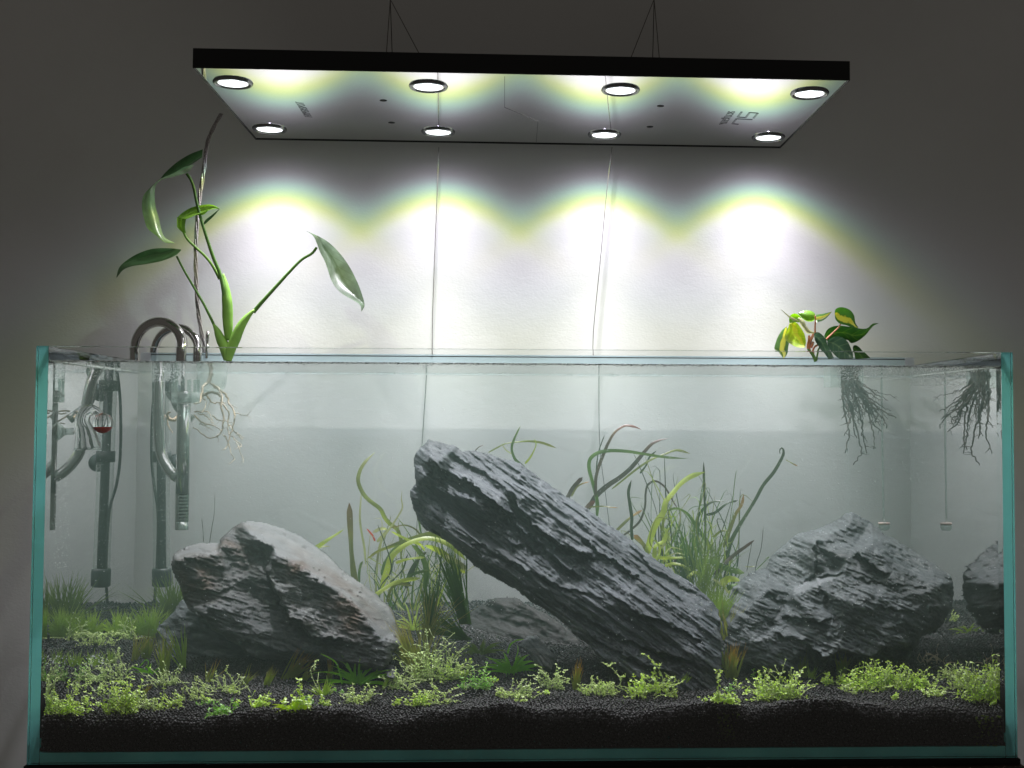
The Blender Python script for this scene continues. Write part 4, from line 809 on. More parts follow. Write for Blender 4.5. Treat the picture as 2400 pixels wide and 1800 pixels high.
# CO2 tube in the right rear corner
ce = empty('co2_diffuser', tuple(wat(2068, 1228, .462)), 'thin clear diffuser tube with a pale disc foot in the right rear corner', 'diffuser')
T = [wat(2064, 885, .465), wat(2066, 1050, .465), wat(2069, 1222, .462)]; b = MB(); b.tube(catmull(T, 20), .0016, 10); sub('glass_tube', b, 'thin', ce)
c = wat(2070, 1226, .462); b = MB(); b.lathe([(.0001, .0012), (.0085, .0012), (.0090, 0), (.0085, -.0022), (.0001, -.0022)], c, 24); sub('ceramic_disc', b, 'ceramic', ce)
b = MB(); b.lathe([(.0080, -.0023), (.0088, -.006), (.006, -.0105), (.0001, -.011)], c, 24); sub('glass_cup', b, 'thin', ce)

# ------------------------------------------------------------------ water line, bubbles, specks
def dots(name, P, R, mat, label, cat):
    V, F = scatter(P, R, np.ones((len(P), 3))); o = bpy.data.objects.new(name, mesh_np(name, V, F, mat)); COL.objects.link(o); return tag(o, label, cat, kind='stuff')
n = 5200; xf = rng.uniform(-.585, .585, n); Pw = np.stack([xf, WF+.0006+rng.exponential(.0006, n), WL-rng.exponential(.00055, n)*(1+.8*vnoise(xf*30, xf*0, 3))-.0002], 1)
dots('waterline_specks', Pw, rng.uniform(.0003, .00075, n), 'scum', 'thin line of dirt and froth where the water meets the front glass', 'waterline froth')
n = 2600; xf = rng.uniform(-.585, .585, n); Pw = np.stack([xf, TD-TG-.001-rng.exponential(.0012, n), WL-rng.exponential(.0009, n)-.0002], 1)
P2 = np.stack([rng.choice([-.5862, .5862], 1400), rng.uniform(WF, TD-TG-.002, 1400), WL-rng.exponential(.0006, 1400)-.0002], 1)
dots('waterline_bubbles', np.vstack([Pw, P2]), rng.uniform(.0003, .0008, n+1400), 'bubble', 'line of small bubbles along the rear and side water edge', 'bubbles')
def cl(cx0, cx1, cy0, cy1, Ya, Yb, n, r): 
    px = rng.uniform(cx0, cx1, n); py = cy0+(cy1-cy0)*rng.uniform(0, 1, n)**1.3; Y = rng.uniform(Ya, Yb, n); P = wat_arr(px, py, Y); P = P[(P[:, 2] < WL-.0005) & (abs(P[:, 0]) < .586)]; return P, rng.uniform(r*.6, r*1.5, len(P))
parts = [cl(1960, 2120, 856, 892, .014, .10, 900, .0005), cl(2130, 2260, 860, 905, .014, .06, 700, .0005), cl(355, 430, 856, 895, .33, .37, 700, .00045), cl(120, 330, 852, 890, .014, .03, 250, .0004), cl(100, 2340, 900, 1600, .02, .45, 2600, .00042), cl(1400, 2300, 980, 1500, .02, .30, 1600, .00042),
         cl(130, 165, 1120, 1340, .02, .03, 160, .0005), cl(1120, 1160, 1380, 1420, .2, .25, 80, .0005), cl(200, 250, 1535, 1560, .14, .2, 60, .0006)]
dots('air_bubbles', np.vstack([p[0] for p in parts]), np.concatenate([p[1] for p in parts]), 'bubble', 'fine air bubbles and specks drifting all through the water', 'bubbles')

# ------------------------------------------------------------------ plants above the water
def resample(P, n): return catmull([(p[0], p[1], 0) for p in P], n)[:, :2]
def patch(ea, eb, Y, f, n=26, mcols=7, cup=.006, bend=0., conv=air):
    """leaf blade between two edge lines read off the photograph, cupped and bent in depth"""
    A = resample(f(ea), n); B_ = resample(f(eb), n); Yl = np.interp(np.linspace(0, 1, n), np.linspace(0, 1, len(Y)) if hasattr(Y, '__len__') else [0, 1], Y if hasattr(Y, '__len__') else [Y, Y]); V = []; UV = []
    for i in range(n):
        for j in range(mcols):
            t = j/(mcols-1); p = A[i]*(1-t)+B_[i]*t
            y = Yl[i]+cup*(1-4*(t-.5)**2)*min(1, np.linalg.norm(A[i]-B_[i])/25)+bend*(t-.5)*2+.0006*math.sin(i*2.3+j*1.7)
            V.append(conv(p[0], p[1], y)); UV.append((t, i/(n-1)))
    F = [(i*mcols+j, i*mcols+j+1, (i+1)*mcols+j+1, (i+1)*mcols+j) for i in range(n-1) for j in range(mcols-1)]
    m_ = MB(); m_.add(V, F, UV); return m_
zP = lambda pts: Z(200, 300, 3.0157, pts)
LY = .455
lp = empty('tall_houseplant', tuple(air(534, 838, LY)), 'tall green arum plant with four arrow leaves rooted at the back rim on the left', 'plant')
def stemP(name, pts, rs, mat, Y, parent, f=zP, conv=air, n=28):
    q = f(pts); Yl = np.interp(np.linspace(0, 1, len(q)), np.linspace(0, 1, len(Y)) if hasattr(Y, '__len__') else [0, 1], Y if hasattr(Y, '__len__') else [Y, Y])
    P = catmull([conv(x, y, Y_) for (x, y), Y_ in zip(q, Yl)], n); r = np.interp(np.linspace(0, 1, n), np.linspace(0, 1, len(rs)), rs); b = MB(); b.tube(P, r, 12); return sub(name, b, mat, parent)
mm = 1/3.0157/2808*1.92                          # one zoomed pixel at that distance, in metres
stemP('stem', [(715, 322), (745, 365), (768, 430), (785, 520), (822, 660), (862, 790), (910, 930), (955, 1040), (985, 1200), (1000, 1400), (1010, 1500)], [9*mm, 10*mm, 10*mm, 12*mm, 14*mm, 17*mm, 20*mm], 'stem2', [.43, .44, LY], lp)
stemP('leaf_sheath', [(975, 1030), (990, 1120), (1003, 1240), (1006, 1350), (1010, 1440), (1012, 1500)], [6*mm, 26*mm, 36*mm, 38*mm, 34*mm, 24*mm], 'stem', LY-.003, lp)
stemP('petiole', [(693, 735), (720, 785), (775, 840), (840, 900), (890, 960), (930, 1030), (948, 1070)], [8*mm, 9*mm, 10*mm], 'stem', [.44, LY], lp)
stemP('petiole', [(645, 905), (700, 1010), (770, 1130), (840, 1250), (890, 1350), (912, 1400)], [7*mm, 8*mm, 10*mm], 'stem2', [.43, LY], lp)
stemP('leaf_sheath', [(905, 1385), (930, 1430), (960, 1500), (990, 1560), (1008, 1640)], [7*mm, 26*mm, 36*mm, 36*mm, 26*mm], 'stem', LY-.004, lp)
stemP('petiole', [(1635, 845), (1600, 888), (1530, 930), (1440, 1020), (1340, 1130), (1240, 1240), (1190, 1300)], [9*mm, 10*mm, 12*mm, 15*mm], 'stem2', [.43, LY], lp)
stemP('leaf_sheath', [(1195, 1285), (1150, 1330), (1100, 1400), (1060, 1490), (1030, 1570), (1010, 1650)], [8*mm, 24*mm, 34*mm, 38*mm, 36*mm, 26*mm], 'stem', LY-.006, lp)
sub('leaf_blade', patch([(830, 150), (740, 185), (650, 240), (570, 310), (530, 357)], [(825, 207), (770, 245), (700, 285), (600, 335), (530, 357)], [.45, .47], zP, cup=.004), 'lf_up', lp)
sub('leaf_blade', patch([(772, 258), (700, 276), (620, 322), (530, 360), (460, 420), (410, 480), (400, 560), (415, 640), (440, 710), (500, 760), (560, 808), (635, 815)], [(764, 266), (735, 305), (690, 325), (600, 350), (545, 364), (502, 400), (490, 470), (498, 560), (520, 640), (533, 700), (560, 770), (635, 815)], [.42, .44, .43], zP, n=40, cup=-.008, bend=.008), 'lf_blue', lp, label='pale bluish-green twisted underside of the upper leaf')
sub('leaf_blade', patch([(650, 632), (690, 596), (760, 558), (860, 540), (910, 547), (948, 571)], [(712, 645), (745, 632), (790, 612), (850, 592), (905, 572), (948, 573)], [.42, .45], zP, cup=.006), 'lf_lite', lp)
sub('leaf_fold', patch([(648, 630), (648, 680), (652, 705), (692, 744)], [(712, 645), (706, 680), (705, 710), (712, 742)], .43, zP, cup=-.006), 'lf_lite', lp)
sub('leaf_fold', patch([(780, 612), (800, 616), (835, 612), (862, 592)], [(790, 600), (815, 596), (845, 588), (865, 575)], .437, zP, cup=.002), 'lf_lite', lp)
sub('leaf_tip', patch([(948, 571), (900, 610), (850, 650), (828, 688)], [(948, 576), (905, 625), (860, 668), (832, 690)], .46, zP, cup=.002), 'lf_up', lp)
sub('leaf_blade', patch([(676, 858), (600, 850), (480, 853), (380, 884), (300, 930), (240, 985), (219, 1055)], [(676, 868), (630, 905), (540, 940), (430, 962), (330, 977), (268, 1003), (222, 1058)], [.42, .44, .43], zP, n=34, cup=.010, bend=-.012), 'lf_up', lp)
sub('leaf_blade', patch([(1550, 722), (1610, 762), (1635, 812), (1660, 880), (1700, 960), (1740, 1080), (1800, 1160), (1880, 1210), (1940, 1250), (1951, 1298)], [(1550, 722), (1650, 766), (1725, 812), (1805, 893), (1873, 990), (1923, 1090), (1957, 1180), (1974, 1255), (1951, 1298)], [.43, .44, .42], zP, n=36, cup=.012, bend=.010), 'lf_right', lp)
# its roots in the water
def rootset(parent, guides, f, Ys, rs, mat, conv=wat, twigs=0, wig=.0016, name='root'):
    k = 0
    for gd, Y_, r in zip(guides, Ys, rs):
        q = f(gd); n = max(12, len(q)*7); P = catmull([conv(x, y, Y_[0]+(Y_[1]-Y_[0])*i/(len(q)-1)) for i, (x, y) in enumerate(q)], n)
        P = P+np.stack([vnoise(np.arange(n)*.6+k*7, np.zeros(n), 5)-.5, vnoise(np.arange(n)*.5+k*3, np.zeros(n), 6)-.5, vnoise(np.arange(n)*.6+k, np.zeros(n), 8)-.5], 1)*2*wig
        P[:, 2] = np.minimum(P[:, 2], WL+.02); b = MB(); b.tube(P, np.linspace(r, r*.35, n), 8)
        for _ in range(twigs):
            i = rng.integers(n//4, n-2); d = rng.normal(size=3)*np.array([1, .6, .5])-np.array([0, 0, .4]); d /= np.linalg.norm(d); ln = rng.uniform(.005, .016)
            Q = P[i]+np.outer(np.linspace(0, 1, 6), d)*ln+rng.normal(size=(6, 3))*.0006; Q[0] = P[i]; b.tube(Q, np.linspace(r*.35, r*.12, 6), 5)
        sub(name, b, mat, parent); k += 1
rootset(lp, [[(880, 330), (870, 480), (820, 650), (760, 700), (740, 800), (720, 890), (650, 920)], [(880, 480), (860, 650), (940, 700), (1000, 800), (1010, 870), (1000, 950)],
  [(740, 830), (800, 790), (900, 775), (960, 800), (1000, 850), (990, 950), (1030, 1100), (1010, 1250), (940, 1340), (860, 1360), (760, 1320), (690, 1260), (640, 1220)],
  [(870, 660), (960, 740), (1030, 780), (1080, 850), (1090, 910), (1140, 970), (1170, 1050), (1150, 1200), (1110, 1350), (1060, 1480), (1020, 1520)],
  [(800, 790), (830, 850), (890, 910), (980, 905), (1060, 910)], [(650, 1015), (720, 1030), (800, 1018), (850, 1060), (880, 1130)], [(640, 1060), (720, 1140), (800, 1190), (900, 1200), (1000, 1270)],
  [(880, 1080), (960, 1130), (1060, 1150), (1150, 1170)], [(1030, 930), (1080, 1010), (1100, 1080), (1080, 1200), (1100, 1320), (1150, 1360), (1250, 1450), (1240, 1480), (1180, 1500)],
  [(1100, 1200), (1170, 1280), (1230, 1320), (1290, 1360)], [(1140, 1250), (1200, 1320), (1280, 1390)], [(1010, 1320), (1060, 1360), (1090, 1440), (1130, 1560), (1160, 1650), (1090, 1700)],
  [(1190, 1420), (1230, 1500), (1270, 1620), (1285, 1680)], [(740, 830), (800, 900), (780, 980), (740, 1040)], [(700, 1050), (800, 1080), (860, 1140), (900, 1180)], [(1170, 1040), (1260, 1065), (1330, 1070), (1380, 1015)], [(720, 1180), (800, 1210), (890, 1260)]],
  zB, [(.455, .40)]*17, [.0030, .0018, .0022, .0019, .0016, .0013, .0015, .0010, .0013, .0009, .0009, .0011, .0008, .0009, .0010, .0007, .0008], 'root', twigs=2, wig=.0010)
rootset(lp, [[(445, 1085), (400, 1120), (350, 1130), (310, 1090), (300, 1050), (345, 1025)], [(262, 1068), (300, 1120), (310, 1200), (350, 1270), (375, 1300)]], zB, [(.42, .40), (.41, .40)], [.0034, .0014], 'root', twigs=0, wig=.0006)
# clear hanging cups that hold the plants
def cup(name, px0, px1, py0, py1, Y, label, group='clear cups hung on the back pane for rooting plants'):
    a, b_ = wat(px0, py0, Y), wat(px1, py1, Y); cx0 = (a[0]+b_[0])/2; r = abs(b_[0]-a[0])/2; zb = wat(px0, py1, Y)[2]; h = WL+.004-zb
    m_ = MB(); m_.lathe([(.0001, zb), (r*.55, zb+.0005), (r*.86, zb+h*.18), (r*.97, zb+h*.4), (r, zb+h), (r*.95, zb+h), (r*.92, zb+h*.4), (r*.8, zb+h*.2), (r*.5, zb+.0016), (.0001, zb+.0012)], (cx0, Y, 0), 36)
    return m_.build(name, 'thin2', label=label, cat='planter cup', group=group)
cup('planter_cup', 462, 533, 840, 920, .44, 'clear rounded cup around the root base of the tall arum plant')
e = empty('planter_basket', tuple(wat(1990, 905, .44)), 'clear square basket around the dark roots at the right', 'planter basket', 'clear cups hung on the back pane for rooting plants')
a, b_ = wat(1945, 860, .425), wat(2022, 907, .425); zt_ = WL+.003; t_ = .0012; y0_, y1_ = .425, .480
for q0_, q1_ in (((a[0], y0_, b_[2]), (b_[0], y0_+t_, zt_)), ((a[0], y1_-t_, b_[2]), (b_[0], y1_, zt_)), ((a[0], y0_+t_, b_[2]), (a[0]+t_, y1_-t_, zt_)), ((b_[0]-t_, y0_+t_, b_[2]), (b_[0], y1_-t_, zt_))):
    m_ = MB(); m_.box(q0_, q1_); sub('basket_side', m_, 'thin2', e, False)
# right-hand trailing plant
zQ = lambda pts: Z(1800, 700, 8.508, pts); RY = .455
vp = empty('variegated_vine', tuple(air(1910, 838, RY)), 'small vine with green and yellow heart leaves on the back rim at the right', 'plant')
def vl(ea, eb, Y, mat, cup=.005, bend=0, **k): sub('leaf', patch(ea, eb, Y, zQ, n=22, cup=cup, bend=bend), mat, vp, **k)
vl([(370, 558), (290, 620), (200, 750), (140, 920), (128, 1005), (190, 1052), (262, 1150), (300, 1195)], [(372, 560), (402, 640), (424, 800), (418, 880), (390, 1050), (345, 1150), (302, 1195)], RY, 'b_var2')
vl([(425, 480), (424, 370), (480, 308), (560, 298), (640, 352), (682, 450)], [(428, 484), (470, 486), (520, 482), (570, 470), (630, 470), (682, 455)], RY+.01, 'b_grn')
vl([(430, 488), (380, 640), (336, 722), (350, 820), (432, 892), (560, 962), (680, 975), (742, 968)], [(432, 486), (560, 476), (640, 560), (724, 700), (757, 850), (748, 930), (742, 968)], RY-.004, 'b_yel', bend=.006)
vl([(600, 292), (700, 244), (830, 238), (920, 280), (952, 350)], [(602, 300), (690, 395), (780, 448), (900, 442), (952, 352)], RY+.004, 'b_grn', cup=-.006)
vl([(958, 322), (1020, 312), (1120, 296), (1274, 260)], [(962, 472), (1080, 442), (1180, 372), (1274, 262)], RY+.008, 'b_var2')
vl([(250, 203), (420, 338), (520, 385), (604, 440)], [(250, 206), (400, 360), (500, 425), (600, 458)], RY-.006, 'b_pale', cup=.002)
vl([(600, 395), (640, 382), (720, 440), (760, 530), (835, 625), (925, 672)], [(604, 405), (650, 520), (720, 620), (780, 690), (860, 698), (925, 690)], RY-.012, 'b_pale', cup=-.006, label='pale rolled new leaf')
vl([(1120, 742), (1180, 620), (1300, 550), (1450, 538), (1640, 562), (1900, 602), (2000, 575), (2080, 500), (2210, 488)], [(1122, 750), (1200, 850), (1400, 810), (1600, 830), (1655, 890), (1800, 842), (1950, 722), (2012, 640), (2005, 590)], RY+.012, 'b_dark', bend=.008)
vl([(1330, 300), (1342, 218), (1430, 172), (1560, 188), (1662, 250), (1722, 350), (1742, 480), (1805, 578)], [(1330, 302), (1342, 400), (1402, 480), (1470, 512), (1560, 530), (1650, 566), (1740, 590), (1805, 580)], RY, 'b_var')
vl([(920, 762), (930, 688), (1000, 668), (1080, 720), (1150, 800), (1182, 900), (1225, 1000), (1262, 1100), (1300, 1190)], [(922, 768), (945, 850), (1000, 940), (1060, 1030), (1110, 1090), (1150, 1150), (1190, 1200)], RY-.012, 'b_grey', bend=.006)
vl([(1176, 860), (1250, 790), (1350, 753), (1470, 768), (1582, 850), (1642, 960), (1672, 1060), (1684, 1190)], [(1178, 866), (1200, 950), (1242, 1030), (1300, 1110), (1390, 1190), (1480, 1200), (1570, 1200), (1640, 1200)], RY-.016, 'b_grey')
vl([(1692, 1000), (1702, 940), (1750, 928), (1822, 970), (1902, 1062), (2032, 1190)], [(1694, 1010), (1700, 1060), (1708, 1110), (1716, 1150), (1722, 1190), (1730, 1200)], RY-.004, 'b_dark')
kk = 1/8.508/2808*1.92
for pts, rs, mt in (([(942, 340), (945, 450), (938, 560), (938, 690)], [15, 17, 19], 'redstem'), ([(1448, 508), (1400, 580), (1300, 680), (1165, 810)], [14, 18, 22], 'redstem'), ([(905, 665), (890, 740), (850, 830), (815, 940), (830, 1030)], [22, 30, 30, 26], 'redstem'),
    ([(820, 735), (815, 830), (795, 920), (790, 1000)], [22, 24, 22], 'redstem'), ([(800, 1000), (840, 1060), (880, 1120), (915, 1190), (935, 1260)], [26, 34, 34, 30], 'stem2'), ([(985, 925), (930, 960), (900, 1020), (890, 1100)], [20, 20, 22], 'redstem'),
    ([(1170, 810), (1060, 930), (1000, 1030), (970, 1130), (950, 1250)], [14, 18, 20], 'stem2'), ([(900, 860), (880, 920), (860, 980)], [26, 30, 24], 'redstem')):
    stemP('stem', pts, [r*kk for r in rs], mt, RY, vp, f=zQ)
# dark roots below it
zG = lambda pts: Z(1700, 650, 3.16, pts); gs = []
main = [[(870, 700), (862, 800), (870, 950), (900, 1080), (905, 1200), (880, 1300)], [(890, 700), (890, 800), (912, 950), (960, 1100), (985, 1200), (1000, 1290), (940, 1390)], [(915, 700), (930, 800), (975, 950), (1005, 1080), (1010, 1180), (1040, 1300)],
        [(935, 700), (960, 800), (1030, 950), (1070, 1080), (1100, 1200), (1100, 1270)], [(960, 700), (978, 810), (1060, 930), (1120, 1000), (1180, 1080), (1190, 1120)], [(965, 700), (985, 815), (1085, 940), (1180, 1000), (1255, 1040)], [(950, 720), (1000, 880), (1050, 980), (1090, 1085), (1150, 1138)], [(900, 700), (905, 850), (940, 1000), (950, 1110), (970, 1190)]]
for m0 in main: gs.append(m0)
for k in range(26):
    a_, b2_ = main[rng.integers(0, 8)], main[rng.integers(0, 8)]; t = rng.uniform(0, .55); nn = min(len(a_), len(b2_)); fin = rng.uniform(.5, .95); q = [(a_[i][0]*(1-t)+b2_[i][0]*t+rng.normal()*7, a_[i][1]*(1-t)+b2_[i][1]*t) for i in range(nn)]
    q = [(x, 700+(y-700)*fin) for x, y in q]; gs.append(q)
rootset(vp, gs, zG, [(.455+rng.uniform(-.012, .010), .45+rng.uniform(-.03, .02)) for _ in gs], [.0022]*8+[rng.uniform(.0011, .0019) for _ in range(26)], 'root_d', twigs=7, wig=.0018)

# ------------------------------------------------------------------ ribbon-leaved water plants behind the rocks
def ribbon(pts, Y, w0, w1=None, f=None, n=None, seed=0, twist=.5, conv=wat):
    """flat strap leaf along a line: Y may vary; widths in photo pixels of the full picture"""
    q = f(pts); Yl = np.interp(np.linspace(0, 1, len(q)), np.linspace(0, 1, len(Y)) if hasattr(Y, '__len__') else [0, 1], Y if hasattr(Y, '__len__') else [Y, Y])
    n = n or max(14, 5*len(q)); P = catmull([conv(x, y, y_) for (x, y), y_ in zip(q, Yl)], n)
    T = np.gradient(P, axis=0); T /= np.linalg.norm(T, axis=1)[:, None]+1e-9
    S = np.cross(T, np.array([0, 1., 0])); S /= np.linalg.norm(S, axis=1)[:, None]+1e-9; Nn = np.cross(S, T)
    s = np.linspace(0, 1, n); w1 = w0*.35 if w1 is None else w1; W = (w0+(w1-w0)*s)*np.clip((1-s)*9+.12, 0, 1)*np.clip(s*8+.5, 0, 1)/1500.*.64
    th = twist*np.sin(s*6.0+seed*1.7)+.25; A = S*np.cos(th)[:, None]+Nn*np.sin(th)[:, None]
    V = []; UV = []
    for i in range(n):
        for j, k in enumerate((-1, -.5, 0, .5, 1)): V.append(P[i]+A[i]*k*W[i]/2*1.15+np.cross(T[i], A[i])*(1-abs(k))*W[i]*.12); UV.append((j/4, s[i]))
    F = [(i*5+j, i*5+j+1, (i+1)*5+j+1, (i+1)*5+j) for i in range(n-1) for j in range(4)]
    return V, F, UV
def ribbon_plant(label, leaves, f, loc=None, group='ribbon-leaved water plants', cat='water plant', name='ribbon_plant'):
    P0 = wat(*f([leaves[0][0][0]])[0], leaves[0][1][0] if hasattr(leaves[0][1], '__len__') else leaves[0][1])
    e = empty(name, tuple(P0), label, cat, group)
    for k, (pts, Y, w0, w1, mt) in enumerate(leaves):
        m_ = MB(); m_.add(*ribbon(pts, Y, w0, w1, f, seed=k+len(leaves), twist=.5)); sub('leaf', m_, mt, e)
    return e
f1 = lambda p: Z(740, 1020, 4.1475, p); f2 = lambda p: Z(1140, 960, 4.424, p); f3 = lambda p: Z(1440, 1020, 3.77, p)
ribbon_plant('tall straight brown strap leaf with a green neighbour, left edge of the plant thicket',
  [([(400, 1500), (375, 1350), (352, 1150), (342, 950), (335, 800), (330, 655)], .36, 20, 17, 'r_brown'), ([(430, 1480), (425, 1350), (440, 1260), (462, 1220)], .355, 9, 7, 'r_green'), ([(490, 1250), (475, 1080), (450, 950), (432, 800), (440, 650), (450, 535)], .37, 7, 6, 'r_pale')], f1)
ribbon_plant('curling olive strap leaf with a hooked top, left of the leaning slab',
  [([(830, 1200), (835, 1050), (820, 975), (790, 910), (715, 850), (670, 790), (630, 715), (560, 660), (490, 600), (440, 520), (415, 430), (440, 330), (500, 240), (580, 165)], [.36, .36, .34, .35, .37], 12, 12, 'r_olive')], f1)
ribbon_plant('yellow-green arching straps tangled behind the left slate rock',
  [([(585, 1560), (595, 1350), (610, 1150), (650, 1010), (740, 880), (800, 790), (845, 700), (835, 620), (842, 530)], [.33, .34], 9, 4, 'r_pale'),
   ([(1260, 1030), (1160, 960), (1020, 980), (850, 1035), (700, 1090), (600, 1130), (495, 1205)], .33, 17, 9, 'r_olive'),
   ([(640, 1480), (690, 1330), (740, 1180), (850, 1080), (960, 1025), (1090, 1000), (1230, 1030), (1350, 1100), (1465, 1215)], .30, 18, 13, 'r_bright'),
   ([(560, 1570), (650, 1500), (760, 1435), (880, 1405), (1015, 1385)], .29, 13, 12, 'r_bright'),
   ([(1060, 1120), (1020, 1060), (930, 1030), (840, 985), (730, 930)], .31, 9, 6, 'r_bright'),
   ([(1030, 975), (960, 905), (870, 872), (790, 885), (730, 900)], .335, 5, 4, 'r_brown'),
   ([(600, 1035), (690, 925), (640, 905), (555, 945)], .32, 9, 10, 'r_pale'), ([(578, 1025), (560, 980), (530, 940), (498, 905)], .318, 8, 3, 'r_scarlet')], f1)
ribbon_plant('dark green straps and yellow old leaves under the upper end of the slab',
  [([(1060, 1500), (1080, 1330), (1040, 1180), (980, 1100), (930, 1060)], .31, 20, 13, 'r_green'), ([(880, 1480), (930, 1330), (1000, 1200), (1080, 1130)], .32, 18, 12, 'r_dark'), ([(650, 1360), (680, 1230), (760, 1110), (850, 1075)], .31, 14, 8, 'r_green'),
   ([(1040, 1000), (1020, 920), (1005, 830), (985, 800)], .35, 7, 5, 'r_green'), ([(1450, 1330), (1330, 1230), (1230, 1140), (1130, 1090), (1060, 1070)], .28, 22, 15, 'r_bright'), ([(1460, 1300), (1400, 1250), (1330, 1200), (1250, 1170)], .27, 18, 12, 'r_pale'),
   ([(700, 1480), (760, 1400), (850, 1300), (880, 1200), (900, 1150)], .33, 7, 4, 'r_dark'), ([(820, 1500), (900, 1380), (1000, 1330), (1120, 1310)], .30, 10, 8, 'r_green'), ([(680, 1340), (760, 1380), (830, 1400)], .28, 3, 2, 'r_pale'), ([(780, 1240), (900, 1200), (1060, 1185)], .3, 8, 8, 'r_bright'),
   ([(700, 1620), (730, 1500), (800, 1440), (950, 1460)], .29, 12, 8, 'r_olive'), ([(1400, 1400), (1380, 1330), (1340, 1290), (1310, 1230)], .275, 16, 8, 'r_bright')], f1)
ribbon_plant('pale striped green leaf poking up right behind the left slate rock',
  [([(-40, 1130), (60, 1055), (160, 990), (275, 915)], .34, 15, 6, 'r_bright'), ([(0, 1110), (80, 1080), (145, 1078)], .34, 6, 3, 'r_pale')], f1)
ribbon_plant('looping thin green leaves rising over the top edge of the slab',
  [([(400, 600), (330, 545), (290, 500), (262, 400), (290, 300), (352, 170)], .33, 9, 6, 'r_green'), ([(400, 560), (450, 500), (490, 430), (514, 360), (496, 300)], .335, 7, 3, 'r_bright'), ([(20, 445), (110, 395), (200, 352), (320, 335), (450, 328), (580, 345), (722, 397)], .34, 4, 8, 'r_olive'), ([(265, 460), (205, 420), (165, 365)], .345, 4, 3, 'r_pale'), ([(-120, 430), (-80, 390), (-30, 365)], .35, 3, 2, 'r_red')], f2)
ribbon_plant('forked green strap arching far to the right above the slab',
  [([(1145, 1100), (1148, 980), (1130, 870), (1090, 720), (1062, 600), (1075, 510), (1150, 450), (1280, 425), (1450, 432), (1650, 462), (1850, 492), (2090, 508)], [.36, .34, .36], 15, 6, 'r_green'),
   ([(1060, 1030), (1130, 900), (1250, 790), (1370, 710), (1480, 620), (1560, 530), (1650, 420), (1720, 350), (1800, 315), (1885, 300)], [.36, .35], 17, 9, 'r_purple'),
   ([(1300, 820), (1400, 740), (1550, 620), (1700, 520), (1850, 458), (1970, 420), (2110, 455)], [.37, .37], 5, 9, 'r_olive'), ([(1590, 660), (1650, 580), (1690, 490), (1758, 428)], .375, 7, 5, 'r_dark')], f2)
ribbon_plant('red strap leaf curling over beside the hanging wire',
  [([(1130, 900), (1132, 720), (1160, 600), (1205, 480), (1260, 350), (1330, 235), (1430, 168), (1520, 175), (1602, 205)], [.35, .34], 10, 9, 'r_red'), ([(1135, 640), (1150, 500), (1165, 420), (1225, 258)], .352, 4, 3, 'r_dark')], f2)
ribbon_plant('short brown and yellow leaves just above the middle of the slab',
  [([(830, 930), (880, 840), (940, 760), (995, 700)], .33, 17, 11, 'r_purple'), ([(880, 900), (930, 810), (985, 770), (1068, 745)], .325, 6, 4, 'r_orange'), ([(1060, 1010), (1200, 1000), (1280, 1010), (1362, 1016)], .33, 5, 3, 'r_orange'), ([(1000, 1060), (1060, 990), (1120, 950)], .33, 15, 12, 'r_red')], f2)
ribbon_plant('dark upright strap and purple arch behind the slab\'s lower half',
  [([(1510, 1350), (1500, 1220), (1505, 1120), (1485, 980), (1470, 850), (1500, 730)], .34, 12, 8, 'r_dark'), ([(1380, 1330), (1500, 1240), (1590, 1150), (1640, 1010), (1648, 870), (1670, 780), (1745, 740), (1830, 785), (1890, 870), (1950, 980), (2010, 1060)], .35, 7, 6, 'r_purple'),
   ([(1330, 1270), (1410, 1190), (1500, 1110), (1612, 1040)], .36, 9, 8, 'r_orange'), ([(1670, 1060), (1690, 1130), (1730, 1180)], .35, 2, 2, 'r_dark')], f2)
ribbon_plant('bright yellow-green twisted straps nearest the slab on the right',
  [([(285, 1060), (320, 900), (370, 770), (430, 680), (450, 590), (520, 500), (590, 420), (680, 360), (795, 325)], .31, 20, 15, 'r_bright'), ([(350, 1100), (360, 980), (440, 930), (455, 850), (430, 815)], .30, 14, 9, 'r_bright'), ([(420, 900), (425, 780), (440, 680), (455, 610)], .315, 8, 5, 'r_olive'),
   ([(330, 1090), (400, 1000), (480, 930), (545, 830), (575, 760), (582, 655)], .32, 8, 5, 'r_pale'), ([(300, 1040), (230, 930), (170, 880)], .31, 12, 14, 'r_orange'), ([(360, 1120), (400, 1010), (360, 930), (330, 940)], .29, 9, 5, 'r_bright')], f3)
ribbon_plant('green strap arching down from the bright plant to the hair grass',
  [([(860, 1040), (830, 960), (780, 890), (710, 790), (640, 690), (540, 645), (450, 672)], .33, 13, 8, 'r_green'), ([(830, 1010), (820, 950), (805, 910)], .325, 10, 5, 'r_bright')], f3)
ribbon_plant('single upright dark blade with a pointed tip right of the slab',
  [([(790, 1150), (800, 920), (800, 780), (795, 600), (788, 420), (785, 236)], .32, 6, 8, 'r_dark'), ([(700, 1010), (735, 860), (735, 730), (780, 650), (860, 588), (975, 582)], .335, 8, 7, 'r_dark'), ([(808, 702), (890, 680), (990, 602), (1090, 575)], .34, 9, 6, 'r_dark'), ([(520, 1160), (620, 1070), (700, 1000), (790, 930)], .33, 7, 5, 'r_olive')], f3)
ribbon_plant('tall grey-green strap leaning right with a hooked tip near the boulder',
  [([(930, 1230), (990, 1060), (1020, 950), (1080, 830), (1160, 700), (1245, 560), (1310, 440), (1400, 330), (1470, 210), (1490, 150), (1478, 112), (1455, 130), (1458, 165)], [.34, .36], 14, 9, 'r_dark'), ([(960, 990), (1010, 850), (1065, 700), (1120, 610), (1137, 520)], .33, 13, 8, 'r_orange'), ([(870, 900), (930, 850), (990, 838)], .32, 8, 5, 'r_olive')], f3)
